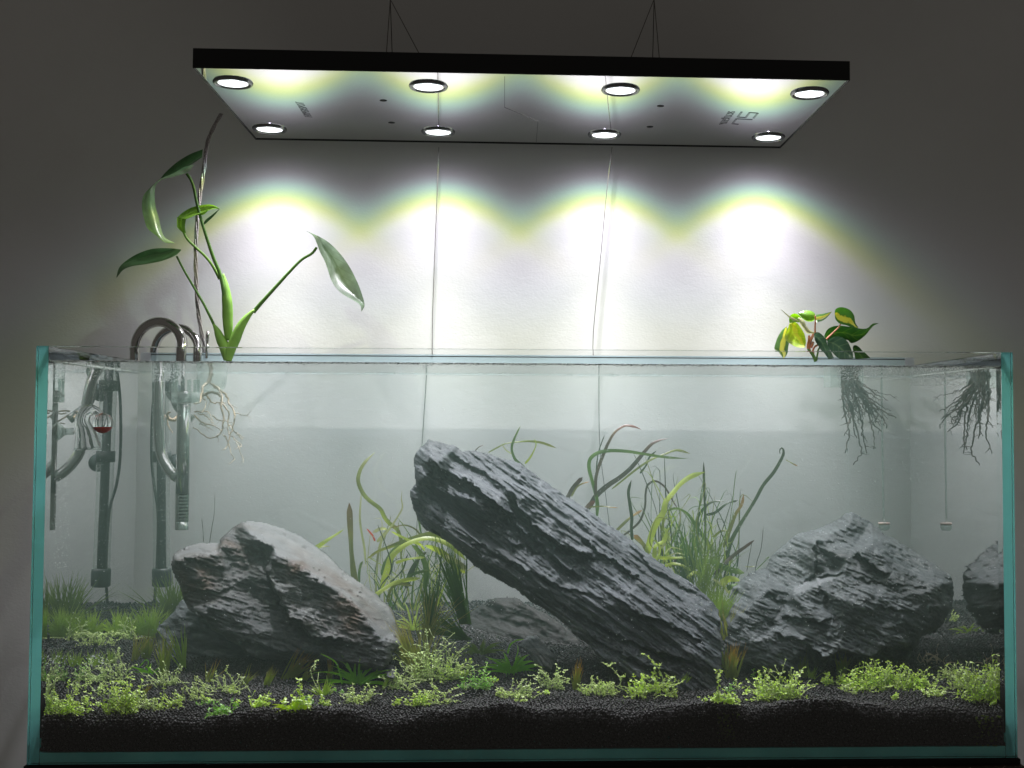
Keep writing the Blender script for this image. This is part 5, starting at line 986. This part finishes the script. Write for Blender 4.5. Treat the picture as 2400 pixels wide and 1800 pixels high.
ribbon_plant('brown-tipped straps low between the slab and the boulder',
  [([(880, 1230), (980, 1120), (1060, 1050), (1150, 985), (1232, 925)], .31, 14, 8, 'r_purple'), ([(820, 1090), (930, 1150), (1040, 1190), (1145, 1215)], .30, 22, 14, 'r_green'), ([(380, 1080), (480, 1082), (620, 1078)], .29, 10, 7, 'r_bright'), ([(440, 1150), (520, 1132), (600, 1150), (680, 1200)], .285, 9, 8, 'r_bright'),
   ([(1010, 1390), (960, 1330), (860, 1262)], .27, 13, 4, 'r_pale'), ([(940, 1310), (1010, 1265), (1105, 1280)], .27, 24, 12, 'r_bright'), ([(990, 1350), (1040, 1330), (1090, 1310)], .265, 18, 8, 'r_green'), ([(640, 1260), (700, 1210), (760, 1230)], .28, 12, 8, 'r_bright'), ([(440, 1050), (500, 990), (600, 1010)], .295, 4, 3, 'r_pale'), ([(450, 1080), (540, 1040), (620, 1055)], .295, 4, 3, 'r_pale'), ([(510, 1160), (560, 1060), (600, 1040)], .3, 10, 5, 'r_purple')], f3)
b = MB(); b.add(*ribbon([(1508, 215), (1560, 245), (1612, 272)], .30, 3, 4, f3)); b.build('floating_leaf', 'r_orange', label='thin yellow leaf shred drifting in open water near the hooked strap', cat='leaf')
ribbon_plant('two hair-thin stems standing in front of the boulder\'s left shoulder',
  [([(1238, 1200), (1255, 1110), (1290, 1000), (1312, 800)], .22, 2, 1.5, 'r_dark'), ([(1165, 1200), (1185, 1080), (1215, 920)], .25, 2, 1.5, 'r_dark'), ([(1150, 1158), (1190, 1160), (1235, 1155)], .21, 2.5, 2, 'r_pale')], f3, name='thin_stems')
ribbon_plant('two hair-thin stems above the left end of the left slate rock',
  [([(1350, 1065), (1375, 900), (1400, 750), (1408, 530)], .28, 1.8, 1.5, 'r_dark'), ([(1283, 1060), (1280, 950), (1265, 800)], .28, 1.8, 1.5, 'r_dark')], z3, name='thin_stems')
b = MB(); V, F = scatter(np.array([wat(*f2([(1225+rng.normal()*10, 235+rng.normal()*9)])[0], .35) for _ in range(26)]), np.full(26, .0009), np.ones((26, 3))); bo = bpy.data.objects.new('bubble_cluster', mesh_np('bubble_cluster', V, F, 'bubble')); COL.objects.link(bo); tag(bo, 'cluster of air bubbles on the tip of a thin stem', 'bubbles', kind='stuff')

# ------------------------------------------------------------------ low plants on the bed
_YS = np.linspace(.018, .46, 90)
def ground_Y(px, py):                           # where the line of sight meets the soil
    P = wat_arr(np.full(90, float(px)), np.full(90, float(py)), _YS); zz = soil_z(P[:, 0], _YS); d = P[:, 2]-zz
    k = np.nonzero(d < 0)[0]
    return float(_YS[k[0]]) if len(k) else .46
def K(Y): return (Y+1.6)/2808.34                # metres per full-size pixel near there
def blade(root, d, ln, w, n=5, curl=.3, droop=.2):
    d = d/np.linalg.norm(d); s = np.linspace(0, 1, n); side = np.cross(d, [0, 1., .15]); side /= np.linalg.norm(side)+1e-9
    bend = np.array([d[0], d[1], -.2]); P = root+np.outer(s*ln, d)+np.outer(s**2*ln*curl, bend*[1, 1, 0])-np.outer(s**3*ln*droop, [0, 0, 1]); W = w*np.clip((1-s)*2.2, .08, 1)/2
    V = []; UV = []
    for i in range(n): V += [P[i]-side*W[i], P[i]+side*W[i]]; UV += [(0, s[i]), (1, s[i])]
    return V, [(2*i, 2*i+1, 2*i+3, 2*i+2) for i in range(n-1)], UV
def inside(P):
    P = np.array(P, float)
    if P[0] < -.586: P[0] = -1.176-P[0]
    if P[0] > .586: P[0] = 1.176-P[0]
    return P
REG = []
def tuft(px, py, w, h, mat, label, lean=0, n=40, Y=None, fan=.35, bw=2.0, name='hair_grass_tuft', cat='grass tuft', group='tufts of hair grass', reach=None):
    Y = ground_Y(px, py) if Y is None else Y; R0 = inside(wat(px, py, Y)); R0[2] = soil_z(R0[0], Y)-.002 if reach is None else R0[2]; k = K(Y); m_ = MB()
    for i in range(n):
        a = rng.normal()*fan+lean; r0 = R0+np.array([rng.normal()*w*k*.13, abs(rng.normal())*w*k*.1, 0]); d = np.array([math.sin(a), rng.normal()*.18, math.cos(a)])
        m_.add(*blade(r0, d, h*k*rng.uniform(.55, 1.08), bw*k*rng.uniform(.7, 1.2), 6, rng.normal()*.12+.05, abs(rng.normal())*.10))
    return m_.build(name, mat, label=label, cat=cat, group=group)
def tiny_leaf(c, nrm, up, s):
    nrm = nrm/np.linalg.norm(nrm); t = np.cross(nrm, up); t /= np.linalg.norm(t)+1e-9; u = np.cross(t, nrm)
    V = [c, c+u*s*.5+t*s*.42, c+u*s*1.15+t*s*.22, c+u*s*1.25, c+u*s*1.15-t*s*.22, c+u*s*.5-t*s*.42, c+u*s*.6-nrm*s*.12]
    return V, [(0, 1, 6), (1, 2, 6), (2, 3, 6), (3, 4, 6), (4, 5, 6), (5, 0, 6)], [(.5, 0), (1, .5), (.7, .9), (.5, 1), (.3, .9), (0, .5), (.5, .5)]
def stem_run(m_s, m_l, P, lw, ls, dens, kx):
    n = len(P); m_s.tube(P, np.linspace(lw, lw*.6, n), 5)
    for i in range(1, n):
        if rng.uniform() > dens: continue
        for sgn in (-1, 1):
            a = rng.uniform(0, 6.28); nv = np.array([math.cos(a)*.7, -.5, .8]); up = np.array([sgn*math.cos(a+.6), sgn*.5*math.sin(a)-.15, rng.uniform(.1, .7)])
            m_l.add(*tiny_leaf(P[i], nv+rng.normal(size=3)*.25, up/np.linalg.norm(up), ls*rng.uniform(.6, 1.15)))
def clump(px, py, w, h, mat, label, n=26, ls=4.2, spikes=(), mstem='wstem', Y=None, wild=.4, group='low bright carpet plants on the soil', cat='carpet plant', name='carpet_plant', dens=.85, lw=.9):
    """tangle of creeping stems with paired round leaves"""
    if group.startswith('low'): REG.append((px, py, label))
    Y = ground_Y(px, py) if Y is None else Y; R0 = inside(wat(px, py, Y)); k = K(Y); ms, ml = MB(), MB()
    for i in range(n):
        r0 = R0+np.array([rng.uniform(-.46, .46)*w*k, rng.uniform(-.2, .6)*w*k*.45, 0]); r0[1] = max(r0[1], .016); r0[2] = soil_z(r0[0], r0[1])
        hh = h*k*rng.uniform(.35, 1.0)*(1-.5*abs((r0[0]-R0[0])/(w*k*.5+1e-9))**2); a = rng.normal()*wild; b_ = a+rng.normal()*1.1
        m = 7; P = [r0]
        for j in range(1, m): t = j/(m-1); ang = a+(b_-a)*t; P.append(P[-1]+np.array([math.sin(ang)+rng.normal()*.25, rng.normal()*.35, max(math.cos(ang), -.3)+rng.normal()*.15])*hh/(m-1)*1.15)
        P = np.array(P); P[:, 1] = np.clip(P[:, 1], .0155, .48); P[:, 2] = np.maximum(P[:, 2], soil_z(P[:, 0], P[:, 1])+.0006); P[:, 0] = np.clip(P[:, 0], -.585, .585)
        stem_run(ms, ml, P, lw*k, ls*k, dens, k)
    for sp_ in spikes:                           # longer runners drawn from the photograph (full-size pixels)
        P = catmull([inside(wat(x, y, max(Y+dy, .016))) for (x, y), dy in zip(sp_, np.linspace(0, .008, len(sp_)))], max(8, 5*len(sp_))); stem_run(ms, ml, P, lw*1.1*k, ls*.95*k, .62, k)
    e = empty(name, tuple(R0), label, cat, group); sub('stems', ms, mstem, e); sub('foliage', ml, mat, e, kind='stuff'); return e
def rosette(px, py, w, h, mat, label, n=14, bw=5, Y=None, extra=(), group='leafy rosettes with strap leaves', name='strap_leaf_rosette', cat='rosette plant'):
    Y = ground_Y(px, py) if Y is None else Y; R0 = inside(wat(px, py, Y)); R0[2] = max(R0[2], soil_z(R0[0], Y)-.001); k = K(Y); e = empty(name, tuple(R0), label, cat, group)
    for i in range(n):
        a = -1.45+2.9*(i+.5)/n+rng.normal()*.14; ln = h*k*rng.uniform(.6, 1.05)*(1+.5*abs(math.sin(a))*(w/h-1 if w > h else 0)); m_ = MB(); d = np.array([math.sin(a), rng.uniform(-.35, .45), max(.25, math.cos(a))])
        m_.add(*blade(R0+rng.normal(size=3)*np.array([w*.05, w*.04, 0])*k, d, ln, bw*k*rng.uniform(.7, 1.15), 8, rng.uniform(.05, .35), rng.uniform(.15, .55))); sub('leaf', m_, mat, e)
    for pts, ww in extra:
        m_ = MB(); m_.add(*ribbon(pts, max(Y-.004, .016), ww, ww*.4, lambda p: p, twist=.3)); sub('leaf', m_, mat, e)
    return e
# --- far left
clump(107, 1652, 34, 92, 'c_white', 'pale wispy stems pressed against the left wall at the front', n=22, Y=.03, ls=3.6, wild=.25)
clump(160, 1666, 88, 52, 'c_lime', 'dense bright green clump with one upright spike, leftmost at the front glass', n=42, ls=5.6, spikes=[[(160, 1650), (163, 1620), (165, 1592)]], Y=.022)
clump(280, 1668, 76, 72, 'c_lime', 'round lemon-green cushion at the front, second from the left', n=60, ls=5.6, spikes=[[(272, 1630), (268, 1610), (270, 1598)], [(295, 1640), (300, 1615), (301, 1602)]], Y=.026)
clump(345, 1664, 48, 46, 'c_pale', 'small wiry pale clump just right of the round cushion', n=16, ls=3.6)
clump(398, 1664, 56, 34, 'c_lime', 'low spreading yellow-green clump with a runner reaching up left', n=20, ls=4.4, spikes=[[(400, 1650), (388, 1632), (386, 1605)]])
clump(520, 1672, 66, 30, 'c_green', 'flat patch of round green leaves at the front below the pale tangle', n=20, ls=5.4, Y=.022)
clump(458, 1645, 52, 50, 'c_pale', 'pale hooked stems left of the long-stalked tangle', n=14, ls=3.6, spikes=[[(440, 1650), (455, 1630), (453, 1610)]])
clump(515, 1628, 100, 50, 'c_pale', 'wide cream-green tangle with long white-budded stalks below the left rock', n=26, ls=3.4, lw=1.1, spikes=[[(470, 1592), (485, 1615), (500, 1625)], [(560, 1630), (545, 1590), (532, 1570), (538, 1556)], [(520, 1620), (555, 1595), (562, 1580)], [(585, 1655), (590, 1625), (572, 1595), (560, 1578)]], wild=.7)
clump(388, 1612, 48, 48, 'c_white', 'pale feathery ball on a bare white stalk left of centre', n=26, ls=3.2, spikes=[[(392, 1648), (384, 1630), (388, 1612)]], wild=.6)
clump(256, 1602, 84, 66, 'c_white', 'whitish-green bushy tangle behind the round cushion', n=40, ls=3.4, wild=.6, spikes=[[(300, 1570), (285, 1545), (280, 1515)], [(225, 1620), (245, 1600)]])
clump(130, 1598, 52, 46, 'c_green', 'blue-green grassy clump by the left wall, second row', n=22, ls=3.4)
clump(213, 1626, 66, 40, 'c_pale', 'thin straggling stems between the two left cushions', n=16, ls=3.6, spikes=[[(215, 1600), (195, 1605), (172, 1602)]])
tuft(172, 1562, 44, 42, 'g_lime', 'short bright green tuft in the hollow at the left', n=34, bw=1.8)
tuft(262, 1558, 40, 40, 'g_lime', 'short dark-green tuft left of the bare runner plant', n=24, bw=1.8)
rosette(352, 1580, 66, 32, 'c_green', 'sprawling curly green rosette in front of the small dark rock', n=10, bw=4, extra=[([(335, 1572), (316, 1562), (300, 1572)], 6), ([(330, 1560), (345, 1545), (350, 1555), (335, 1570)], 4)])
clump(243, 1512, 58, 34, 'c_pale', 'pale low clump farther back beside the dark hollow', n=22, ls=3.6)
tuft(150, 1492, 84, 78, 'g_lime', 'pale grassy bunch at the far left rear, nearest the wall', n=150, bw=2.6, fan=.55)
tuft(208, 1494, 74, 66, 'g_lime', 'pale grassy bunch at the far left rear, right of its neighbour', n=120, bw=2.6, fan=.55)
tuft(150, 1462, 90, 110, 'g_mid', 'hazy green grass behind the pale bunches at the far left', n=150, bw=2.2, Y=.40, fan=.5)
clump(308, 1502, 44, 50, 'c_pale', 'upright pale tangle right of the dark hollow', n=20, ls=3.2, wild=.3)
tuft(347, 1545, 30, 66, 'g_olive', 'olive grass tuft left of the tall brown-green tuft', n=40, fan=.16, bw=2.0)
tuft(386, 1588, 26, 108, 'g_olive', 'tall narrow brown-green tuft before the small dark rock', n=44, fan=.12, bw=2.0)
tuft(432, 1570, 26, 120, 'g_lime', 'long splayed blades right of the tall brown-green tuft', n=14, fan=.2, lean=-.25, bw=3.0)
tuft(98, 1545, 24, 66, 'g_gold', 'brownish tuft against the left wall', n=26, fan=.15, lean=.25)
tuft(488, 1600, 24, 56, 'g_red', 'thin spiky tuft with brown tips under the left rock\'s left end', n=12, fan=.3, lean=.3, bw=2.0)
tuft(572, 1606, 30, 50, 'g_olive', 'dim spiky tuft behind the long-stalked tangle', n=14, fan=.25, lean=.45)
tuft(336, 1628, 18, 36, 'g_red', 'tiny reddish tuft between the pale ball and the cushion', n=10, fan=.1, lean=.5)
# --- centre left
clump(608, 1660, 42, 34, 'c_lime', 'small round-leaved patch at the front right of the wide tangle', n=18, ls=5.2)
tuft(624, 1608, 22, 48, 'g_olive', 'olive tuft leaning right, first before the left rock', n=30, fan=.13, lean=.30, bw=2.4)
tuft(674, 1594, 34, 76, 'g_red', 'broad reddish tuft slanting right, before the left rock\'s middle', n=52, fan=.16, lean=.62, bw=2.6)
tuft(708, 1602, 22, 42, 'g_olive', 'small slanting olive tuft right of the reddish one', n=22, fan=.12, lean=.5, bw=2.2)
tuft(774, 1600, 15, 56, 'g_red', 'narrow upright brown tuft left of the bright rosette', n=28, fan=.06, bw=2.2)
clump(688, 1668, 66, 40, 'c_lime', 'light green paddle-leaved plant on the front edge with tall white bud', n=14, ls=7.5, spikes=[[(698, 1668), (706, 1635), (704, 1605), (702, 1592)]], dens=.6)
rosette(690, 1665, 60, 40, 'c_lime', 'fan of spoon-shaped leaves at the front soil edge', n=12, bw=7)
clump(757, 1630, 36, 26, 'c_white', 'slender stalk with white buds left of the bright rosette', n=6, ls=3.2, spikes=[[(752, 1625), (735, 1590), (730, 1565), (742, 1555)], [(745, 1600), (748, 1575)], [(737, 1572), (740, 1550), (748, 1545)]])
tuft(762, 1632, 30, 44, 'g_lime', 'short fresh green tuft at the foot of the white-budded stalk', n=20, fan=.45, bw=3)
clump(764, 1656, 24, 20, 'c_lime', 'tiny sprout at the front soil edge below the white-budded stalk', n=7, ls=4.4)
rosette(838, 1604, 104, 78, 'c_green', 'large vivid green rosette under the right end of the left rock', n=30, bw=5, extra=[([(803, 1602), (796, 1570), (785, 1548), (752, 1530)], 6), ([(850, 1600), (870, 1585), (893, 1560)], 5), ([(820, 1606), (795, 1608), (772, 1600)], 6)])
clump(868, 1560, 26, 30, 'c_green', 'leafy stem arching up over the left rock\'s right foot', n=8, ls=5, spikes=[[(842, 1500), (850, 1510), (866, 1518), (872, 1535), (878, 1555), (880, 1570)]])
clump(842, 1650, 56, 44, 'c_pale', 'pale upright clump with white tips in front of the vivid rosette', n=22, ls=4, spikes=[[(832, 1640), (828, 1615), (828, 1600)], [(865, 1640), (868, 1610), (862, 1600)]])
tuft(896, 1616, 12, 42, 'g_lime', 'single flat green blade right of the vivid rosette', n=5, fan=.04, lean=.42, bw=6)
clump(935, 1618, 46, 60, 'c_white', 'pale wiry ball of stems right of the single blade', n=26, ls=3.4, wild=.6)
tuft(978, 1582, 46, 150, 'g_gold', 'tall golden hair-grass fan leaning left beside the left rock\'s tip', n=60, fan=.20, lean=-.42, bw=2.2)
tuft(985, 1582, 40, 120, 'g_gold', 'shorter golden-green tuft at the foot of the tall golden fan', n=40, fan=.25, lean=-.12, bw=2.2)
clump(1020, 1600, 96, 96, 'c_white', 'big feathery pale green bush in the gap between left rock and slab', n=85, ls=4, wild=.5, spikes=[[(1005, 1540), (1003, 1505), (998, 1472)], [(1060, 1590), (1085, 1580), (1090, 1568)]])
clump(1068, 1598, 46, 56, 'c_lime', 'light green wing of stems at the right of the feathery bush', n=20, ls=5, wild=.5)
clump(1028, 1652, 42, 60, 'c_pale', 'pale runner dropping from the feathery bush to the front', n=16, ls=4, spikes=[[(1010, 1598), (1025, 1615), (1030, 1640)]])
clump(988, 1656, 40, 34, 'c_lime', 'bright low clump with white threads, front centre-left', n=22, ls=4.4, spikes=[[(985, 1640), (982, 1620)], [(1000, 1640), (1002, 1622)]])
clump(940, 1652, 32, 18, 'c_lime', 'tiny bright sprig lying left of the low clump at the front', n=9, ls=4.4)
clump(1118, 1616, 62, 40, 'c_green', 'green mound with two knobbly stalks left of the strap-leaf rosette', n=26, ls=5, spikes=[[(1112, 1605), (1112, 1575), (1108, 1560)], [(1130, 1600), (1136, 1570), (1143, 1552)]])
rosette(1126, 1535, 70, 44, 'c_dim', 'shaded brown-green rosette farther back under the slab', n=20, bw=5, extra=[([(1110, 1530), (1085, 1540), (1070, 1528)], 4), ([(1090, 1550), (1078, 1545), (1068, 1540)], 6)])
rosette(1198, 1580, 92, 64, 'c_green', 'glossy green strap-leaf rosette in front of the dark cave', n=26, bw=6, extra=[([(1190, 1530), (1196, 1510), (1210, 1500), (1228, 1497)], 6), ([(1185, 1545), (1165, 1545), (1144, 1543)], 6), ([(1187, 1572), (1188, 1585), (1186, 1593)], 8), ([(1208, 1545), (1214, 1525), (1213, 1510)], 4)])
clump(1172, 1636, 32, 26, 'c_pale', 'yellowish fallen sprig at the front, right of the green mound', n=9, ls=4.4, spikes=[[(1168, 1625), (1164, 1608)]])
clump(1226, 1638, 52, 48, 'c_white', 'whitish upright sprigs in front of the glossy rosette', n=22, ls=3.8, spikes=[[(1225, 1620), (1222, 1595), (1230, 1590)]])
clump(1293, 1618, 46, 50, 'c_white', 'whitish nodding plant with a green heart, before the cave', n=22, ls=4.4, spikes=[[(1295, 1600), (1280, 1585), (1265, 1575), (1262, 1590)], [(1290, 1590), (1272, 1575), (1265, 1568)]])
tuft(1348, 1618, 22, 74, 'g_red', 'upright red-tipped tuft standing alone before the slab', n=44, fan=.10, lean=.10, bw=2.2)
# --- centre right
clump(1402, 1632, 72, 36, 'c_pale', 'pale mat with a long forked branch, left one below the slab', n=34, ls=4, spikes=[[(1448, 1608), (1455, 1595), (1448, 1580), (1430, 1562), (1408, 1550)], [(1448, 1583), (1462, 1585), (1466, 1578)], [(1424, 1560), (1438, 1552)], [(1385, 1620), (1386, 1590), (1386, 1582)]])
clump(1462, 1628, 46, 10, 'c_white', 'thin bare runners lying between the two pale mats', n=5, ls=2.4, dens=.3, spikes=[[(1440, 1605), (1465, 1618), (1482, 1632)], [(1455, 1610), (1470, 1622), (1480, 1636)]])
clump(1530, 1636, 112, 50, 'c_lime', 'broad bright mat with a tall branch climbing over the slab\'s foot', n=56, ls=5, spikes=[[(1555, 1610), (1550, 1580), (1535, 1555), (1520, 1540), (1507, 1530)], [(1556, 1575), (1575, 1590)], [(1545, 1560), (1550, 1552)], [(1500, 1625), (1480, 1612), (1474, 1603)], [(1570, 1605), (1590, 1600), (1600, 1592)], [(1503, 1600), (1506, 1585), (1504, 1580)]])
tuft(1592, 1612, 24, 50, 'g_lime', 'green tuft slanting right at the slab\'s lower corner', n=26, fan=.14, lean=.5, bw=2.4)
clump(1690, 1652, 44, 26, 'c_lime', 'yellow-green sprigs at the foot of the thin leafy stem', n=20, ls=5, spikes=[[(1686, 1640), (1682, 1610), (1684, 1590), (1676, 1570)], [(1680, 1590), (1688, 1570)]])
clump(1710, 1662, 38, 22, 'c_lime', 'bright sprigs spilling to the glass below the thin stem', n=16, ls=5, Y=.018)
tuft(1712, 1592, 40, 86, 'g_red', 'bushy green and orange tuft between slab and boulder', n=70, fan=.16, lean=.06, bw=2.2)
tuft(1700, 1570, 34, 60, 'g_lime', 'fresh green tuft behind the orange one, between slab and boulder', n=50, fan=.3, bw=2.0)
for (x_, y_, s_, l_) in ((1754, 1626, 12, 'single round sprout left of the bright cushion by the boulder'), (1772, 1626, 9, 'smallest sprout beside the bright cushion by the boulder')):
    clump(x_, y_, s_, s_, 'c_lime', l_, n=5, ls=4, name='sprout')
# --- right
clump(1828, 1640, 92, 72, 'c_lime', 'dense lime cushion in front of the boulder\'s left foot', n=95, ls=4.8, wild=.5, spikes=[[(1790, 1610), (1780, 1590), (1776, 1568)]])
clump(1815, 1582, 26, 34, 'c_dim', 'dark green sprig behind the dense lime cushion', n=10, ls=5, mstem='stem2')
tuft(1880, 1588, 34, 70, 'g_olive', 'upright dark tuft beside the leafy stem before the boulder', n=40, fan=.10, bw=2.2)
clump(1878, 1560, 22, 20, 'c_green', 'single leafy stem standing against the boulder', n=4, ls=5, spikes=[[(1888, 1585), (1890, 1555), (1876, 1545), (1872, 1520), (1876, 1500)], [(1870, 1570), (1866, 1545)]])
tuft(1898, 1592, 22, 40, 'g_lime', 'small splayed tuft right of the leafy stem', n=18, fan=.3, lean=.2)
tuft(1974, 1584, 34, 56, 'g_olive', 'green tuft under the boulder\'s lowest point', n=44, fan=.22, bw=2.2)
tuft(2030, 1572, 12, 34, 'g_olive', 'thin tuft in the cave shadow under the boulder', n=12, fan=.08)
clump(1955, 1606, 56, 40, 'c_lime', 'loose light sprigs left of the wide lime carpet', n=24, ls=5, wild=.6, spikes=[[(1985, 1585), (2000, 1575), (2010, 1565)]])
clump(1990, 1626, 34, 26, 'c_pale', 'small curled runner at the front, below the loose sprigs', n=10, ls=4)
clump(2062, 1618, 130, 58, 'c_lime', 'wide lime carpet right of the boulder\'s base, the largest mat', n=130, ls=4.6, wild=.5, spikes=[[(2110, 1590), (2118, 1570), (2112, 1560)], [(2000, 1600), (1995, 1575), (2005, 1565)], [(2125, 1590), (2130, 1570), (2115, 1558)]])
clump(2152, 1616, 60, 46, 'c_lime', 'lime wing joined to the right of the widest mat', n=40, ls=4.6)
clump(2094, 1642, 10, 16, 'c_lime', 'lone sprout standing on bare soil below the widest mat', n=4, ls=4.6, name='sprout')
clump(2190, 1634, 42, 30, 'c_pale', 'pale flower-like sprig at the front right of the widest mat', n=14, ls=5, spikes=[[(2196, 1630), (2208, 1622), (2214, 1612)], [(2175, 1635), (2172, 1620)]])
clump(2185, 1556, 60, 40, 'c_white', 'beige looping root tangle on bare soil right of the boulder', n=14, ls=1.2, dens=.1, lw=1.2, wild=.9, spikes=[[(2165, 1560), (2162, 1540), (2180, 1533), (2205, 1548), (2212, 1568)], [(2170, 1550), (2185, 1538), (2200, 1560)], [(2158, 1548), (2175, 1530), (2215, 1560)]], mstem='root')
clump(2232, 1592, 54, 36, 'c_pale', 'curly pale runners behind the large right clump', n=18, ls=3.4, wild=.9, spikes=[[(2210, 1610), (2205, 1590), (2212, 1575)], [(2235, 1585), (2250, 1572), (2252, 1560)]])
clump(2255, 1618, 58, 50, 'c_pale', 'arching pale-green sprays left of the large right clump', n=30, ls=4, wild=.7, spikes=[[(2280, 1600), (2275, 1580), (2260, 1585), (2250, 1605)]])
clump(2308, 1656, 92, 96, 'c_lime', 'large lime clump with bowed stems in the right front corner', n=80, ls=5, wild=.6, Y=.045, spikes=[[(2340, 1640), (2350, 1610), (2340, 1580), (2320, 1565)], [(2285, 1640), (2280, 1600), (2290, 1575), (2310, 1570)], [(2345, 1650), (2352, 1620), (2345, 1590)]])
clump(2308, 1590, 34, 44, 'c_green', 'fresh green leafy heart inside the right corner clump', n=14, ls=7, Y=.06)
rosette(2268, 1484, 54, 36, 'g_lime', 'small pale-green strap rosette far back right of the boulder', n=10, bw=4, extra=[([(2290, 1440), (2286, 1425), (2281, 1408)], 5)])
clump(2222, 1462, 36, 26, 'c_pale', 'faint pale sprigs far back at the boulder\'s right edge', n=12, ls=3.6)
# --- grass behind, between rocks
tuft(1010, 1470, 36, 120, 'g_dark', 'dense dark grass column hanging behind the feathery bush', n=80, fan=.12, lean=-.05, Y=.20, bw=1.8, reach=1)
tuft(1088, 1462, 44, 210, 'g_dark', 'tall dark-green grass sheaf leaning left under the slab', n=110, fan=.12, lean=-.22, Y=.24, bw=1.8, reach=1)
tuft(1092, 1498, 40, 110, 'g_dark', 'low dark-green fan sweeping left under the slab', n=60, fan=.30, lean=-1.05, Y=.19, bw=1.8, reach=1)
rosette(970, 1475, 60, 90, 'c_pale', 'twisted pale-and-brown leaves beside the dark grass', n=12, bw=4, Y=.24)
tuft(1000, 1500, 44, 120, 'g_gold', 'brownish-tipped grass in front of the dark grass column', n=40, fan=.3, lean=.15, Y=.18, bw=1.8, reach=1)
tuft(1610, 1370, 60, 150, 'g_dark', 'deep green hair grass behind the slab, left clump of the pair', n=80, fan=.14, Y=.30, bw=1.8, reach=1)
tuft(1652, 1400, 110, 190, 'g_mid', 'tall fresh hair grass in the notch between slab and boulder', n=70, fan=.26, Y=.27, bw=1.5, reach=1)
tuft(1680, 1455, 60, 95, 'g_mid', 'yellow-green grass spilling out between slab and boulder', n=110, fan=.38, Y=.21, bw=1.9, reach=1)
tuft(1705, 1500, 44, 90, 'g_gold', 'sparse blonde blades low in the notch beside the boulder', n=40, fan=.34, lean=.1, Y=.17, bw=1.9, reach=1)
# plant remains pressed between soil and glass
for (x_, y_, w_, h_, l_) in ((1704, 1700, 44, 60, 'dim green leaves squeezed between soil and front glass below the thin stem'), (2312, 1712, 60, 80, 'dim leaf scraps squeezed between soil and glass in the right corner')):
    ml = MB()
    for i in range(60):
        p = wat(x_+rng.uniform(-.5, .5)*w_, y_+rng.uniform(-.5, .5)*h_, .0130); ml.add(*tiny_leaf(p, np.array([rng.normal()*.2, -1, .3]), np.array([rng.normal(), 0, rng.normal()]), rng.uniform(.002, .0042)))
    o = ml.build('buried_leaves', 'c_dim', label=l_, cat='leaves', group='leaves buried against the glass'); 
    co3 = o.data; vv = np.zeros(len(co3.vertices)*3, dtype=np.float32); co3.vertices.foreach_get('co', vv); vv = vv.reshape(-1, 3); vv[:, 1] = np.clip(vv[:, 1], .01245, .0132); co3.vertices.foreach_set('co', vv.ravel())

# ------------------------------------------------------------------ thin hazy blades massed in the two thickets
def thicket(label, bases, Y, n, tip, mats, f=lambda p: p):
    P0 = wat(*bases[0], Y); e = empty('grassy_stems', tuple(P0), label, 'water plant', 'ribbon-leaved water plants')
    for i in range(n):
        bx, by = bases[rng.integers(len(bases))]; bx += rng.normal()*14; x1 = bx+rng.normal()*tip[0]; y1 = by-rng.uniform(*tip[1]); mx_ = (bx+x1)/2+rng.normal()*16; pts = [(bx, by), ((bx+mx_)/2+rng.normal()*4, by*.7+y1*.3), (mx_, (by+y1)/2-rng.uniform(0, 20)), (x1, y1), (x1+rng.normal()*22, y1+rng.uniform(-14, 22))]
        yy = Y+rng.uniform(-.05, .07); m_ = MB(); m_.add(*ribbon(pts, yy, rng.uniform(2.5, 7), 2, f, seed=i, twist=.8)); sub('leaf', m_, mats[rng.integers(len(mats))], e)
thicket('mass of thin olive blades behind the left slate rock and under the slab', [(900, 1440), (940, 1430), (985, 1430), (1040, 1420)], .34, 64, (42, (60, 220)), ['r_olive', 'r_green', 'r_dark', 'r_bright', 'g_dark', 'r_pale'])
thicket('mass of thin hazy green blades between the slab and the boulder', [(1560, 1330), (1600, 1360), (1650, 1370), (1700, 1380)], .35, 78, (48, (60, 270)), ['r_olive', 'r_green', 'r_dark', 'r_bright', 'g_dark', 'g_lime'])

# ------------------------------------------------------------------ loose sprigs strewn over the bed
used_ = set()
for k in range(26):
    x_, y_ = rng.uniform(110, 2340), rng.uniform(1575, 1655)
    if 1540 < x_ < 1690 and y_ < 1600: continue
    c_ = sorted((q for q in REG if q[2] not in used_), key=lambda q: abs(q[0]-x_)+abs(q[1]-y_))[0]; used_.add(c_[2]); sd_ = -1 if x_ < c_[0] else 1
    x_ = c_[0]+sd_*rng.uniform(34, 50); y_ = min(1652, c_[1]+rng.uniform(-16, 10))
    clump(x_, y_, rng.uniform(12, 30), rng.uniform(12, 26), ['c_lime', 'c_pale', 'c_lime', 'c_green'][k % 4], 'tiny sprig just %s of the %s' % ('left' if sd_ < 0 else 'right', ' '.join(c_[2].replace(',', '').split()[:9])), n=int(rng.integers(3, 7)), ls=rng.uniform(3.6, 5.2), wild=.9, name='loose_sprig', group='sprigs strewn over the soil')
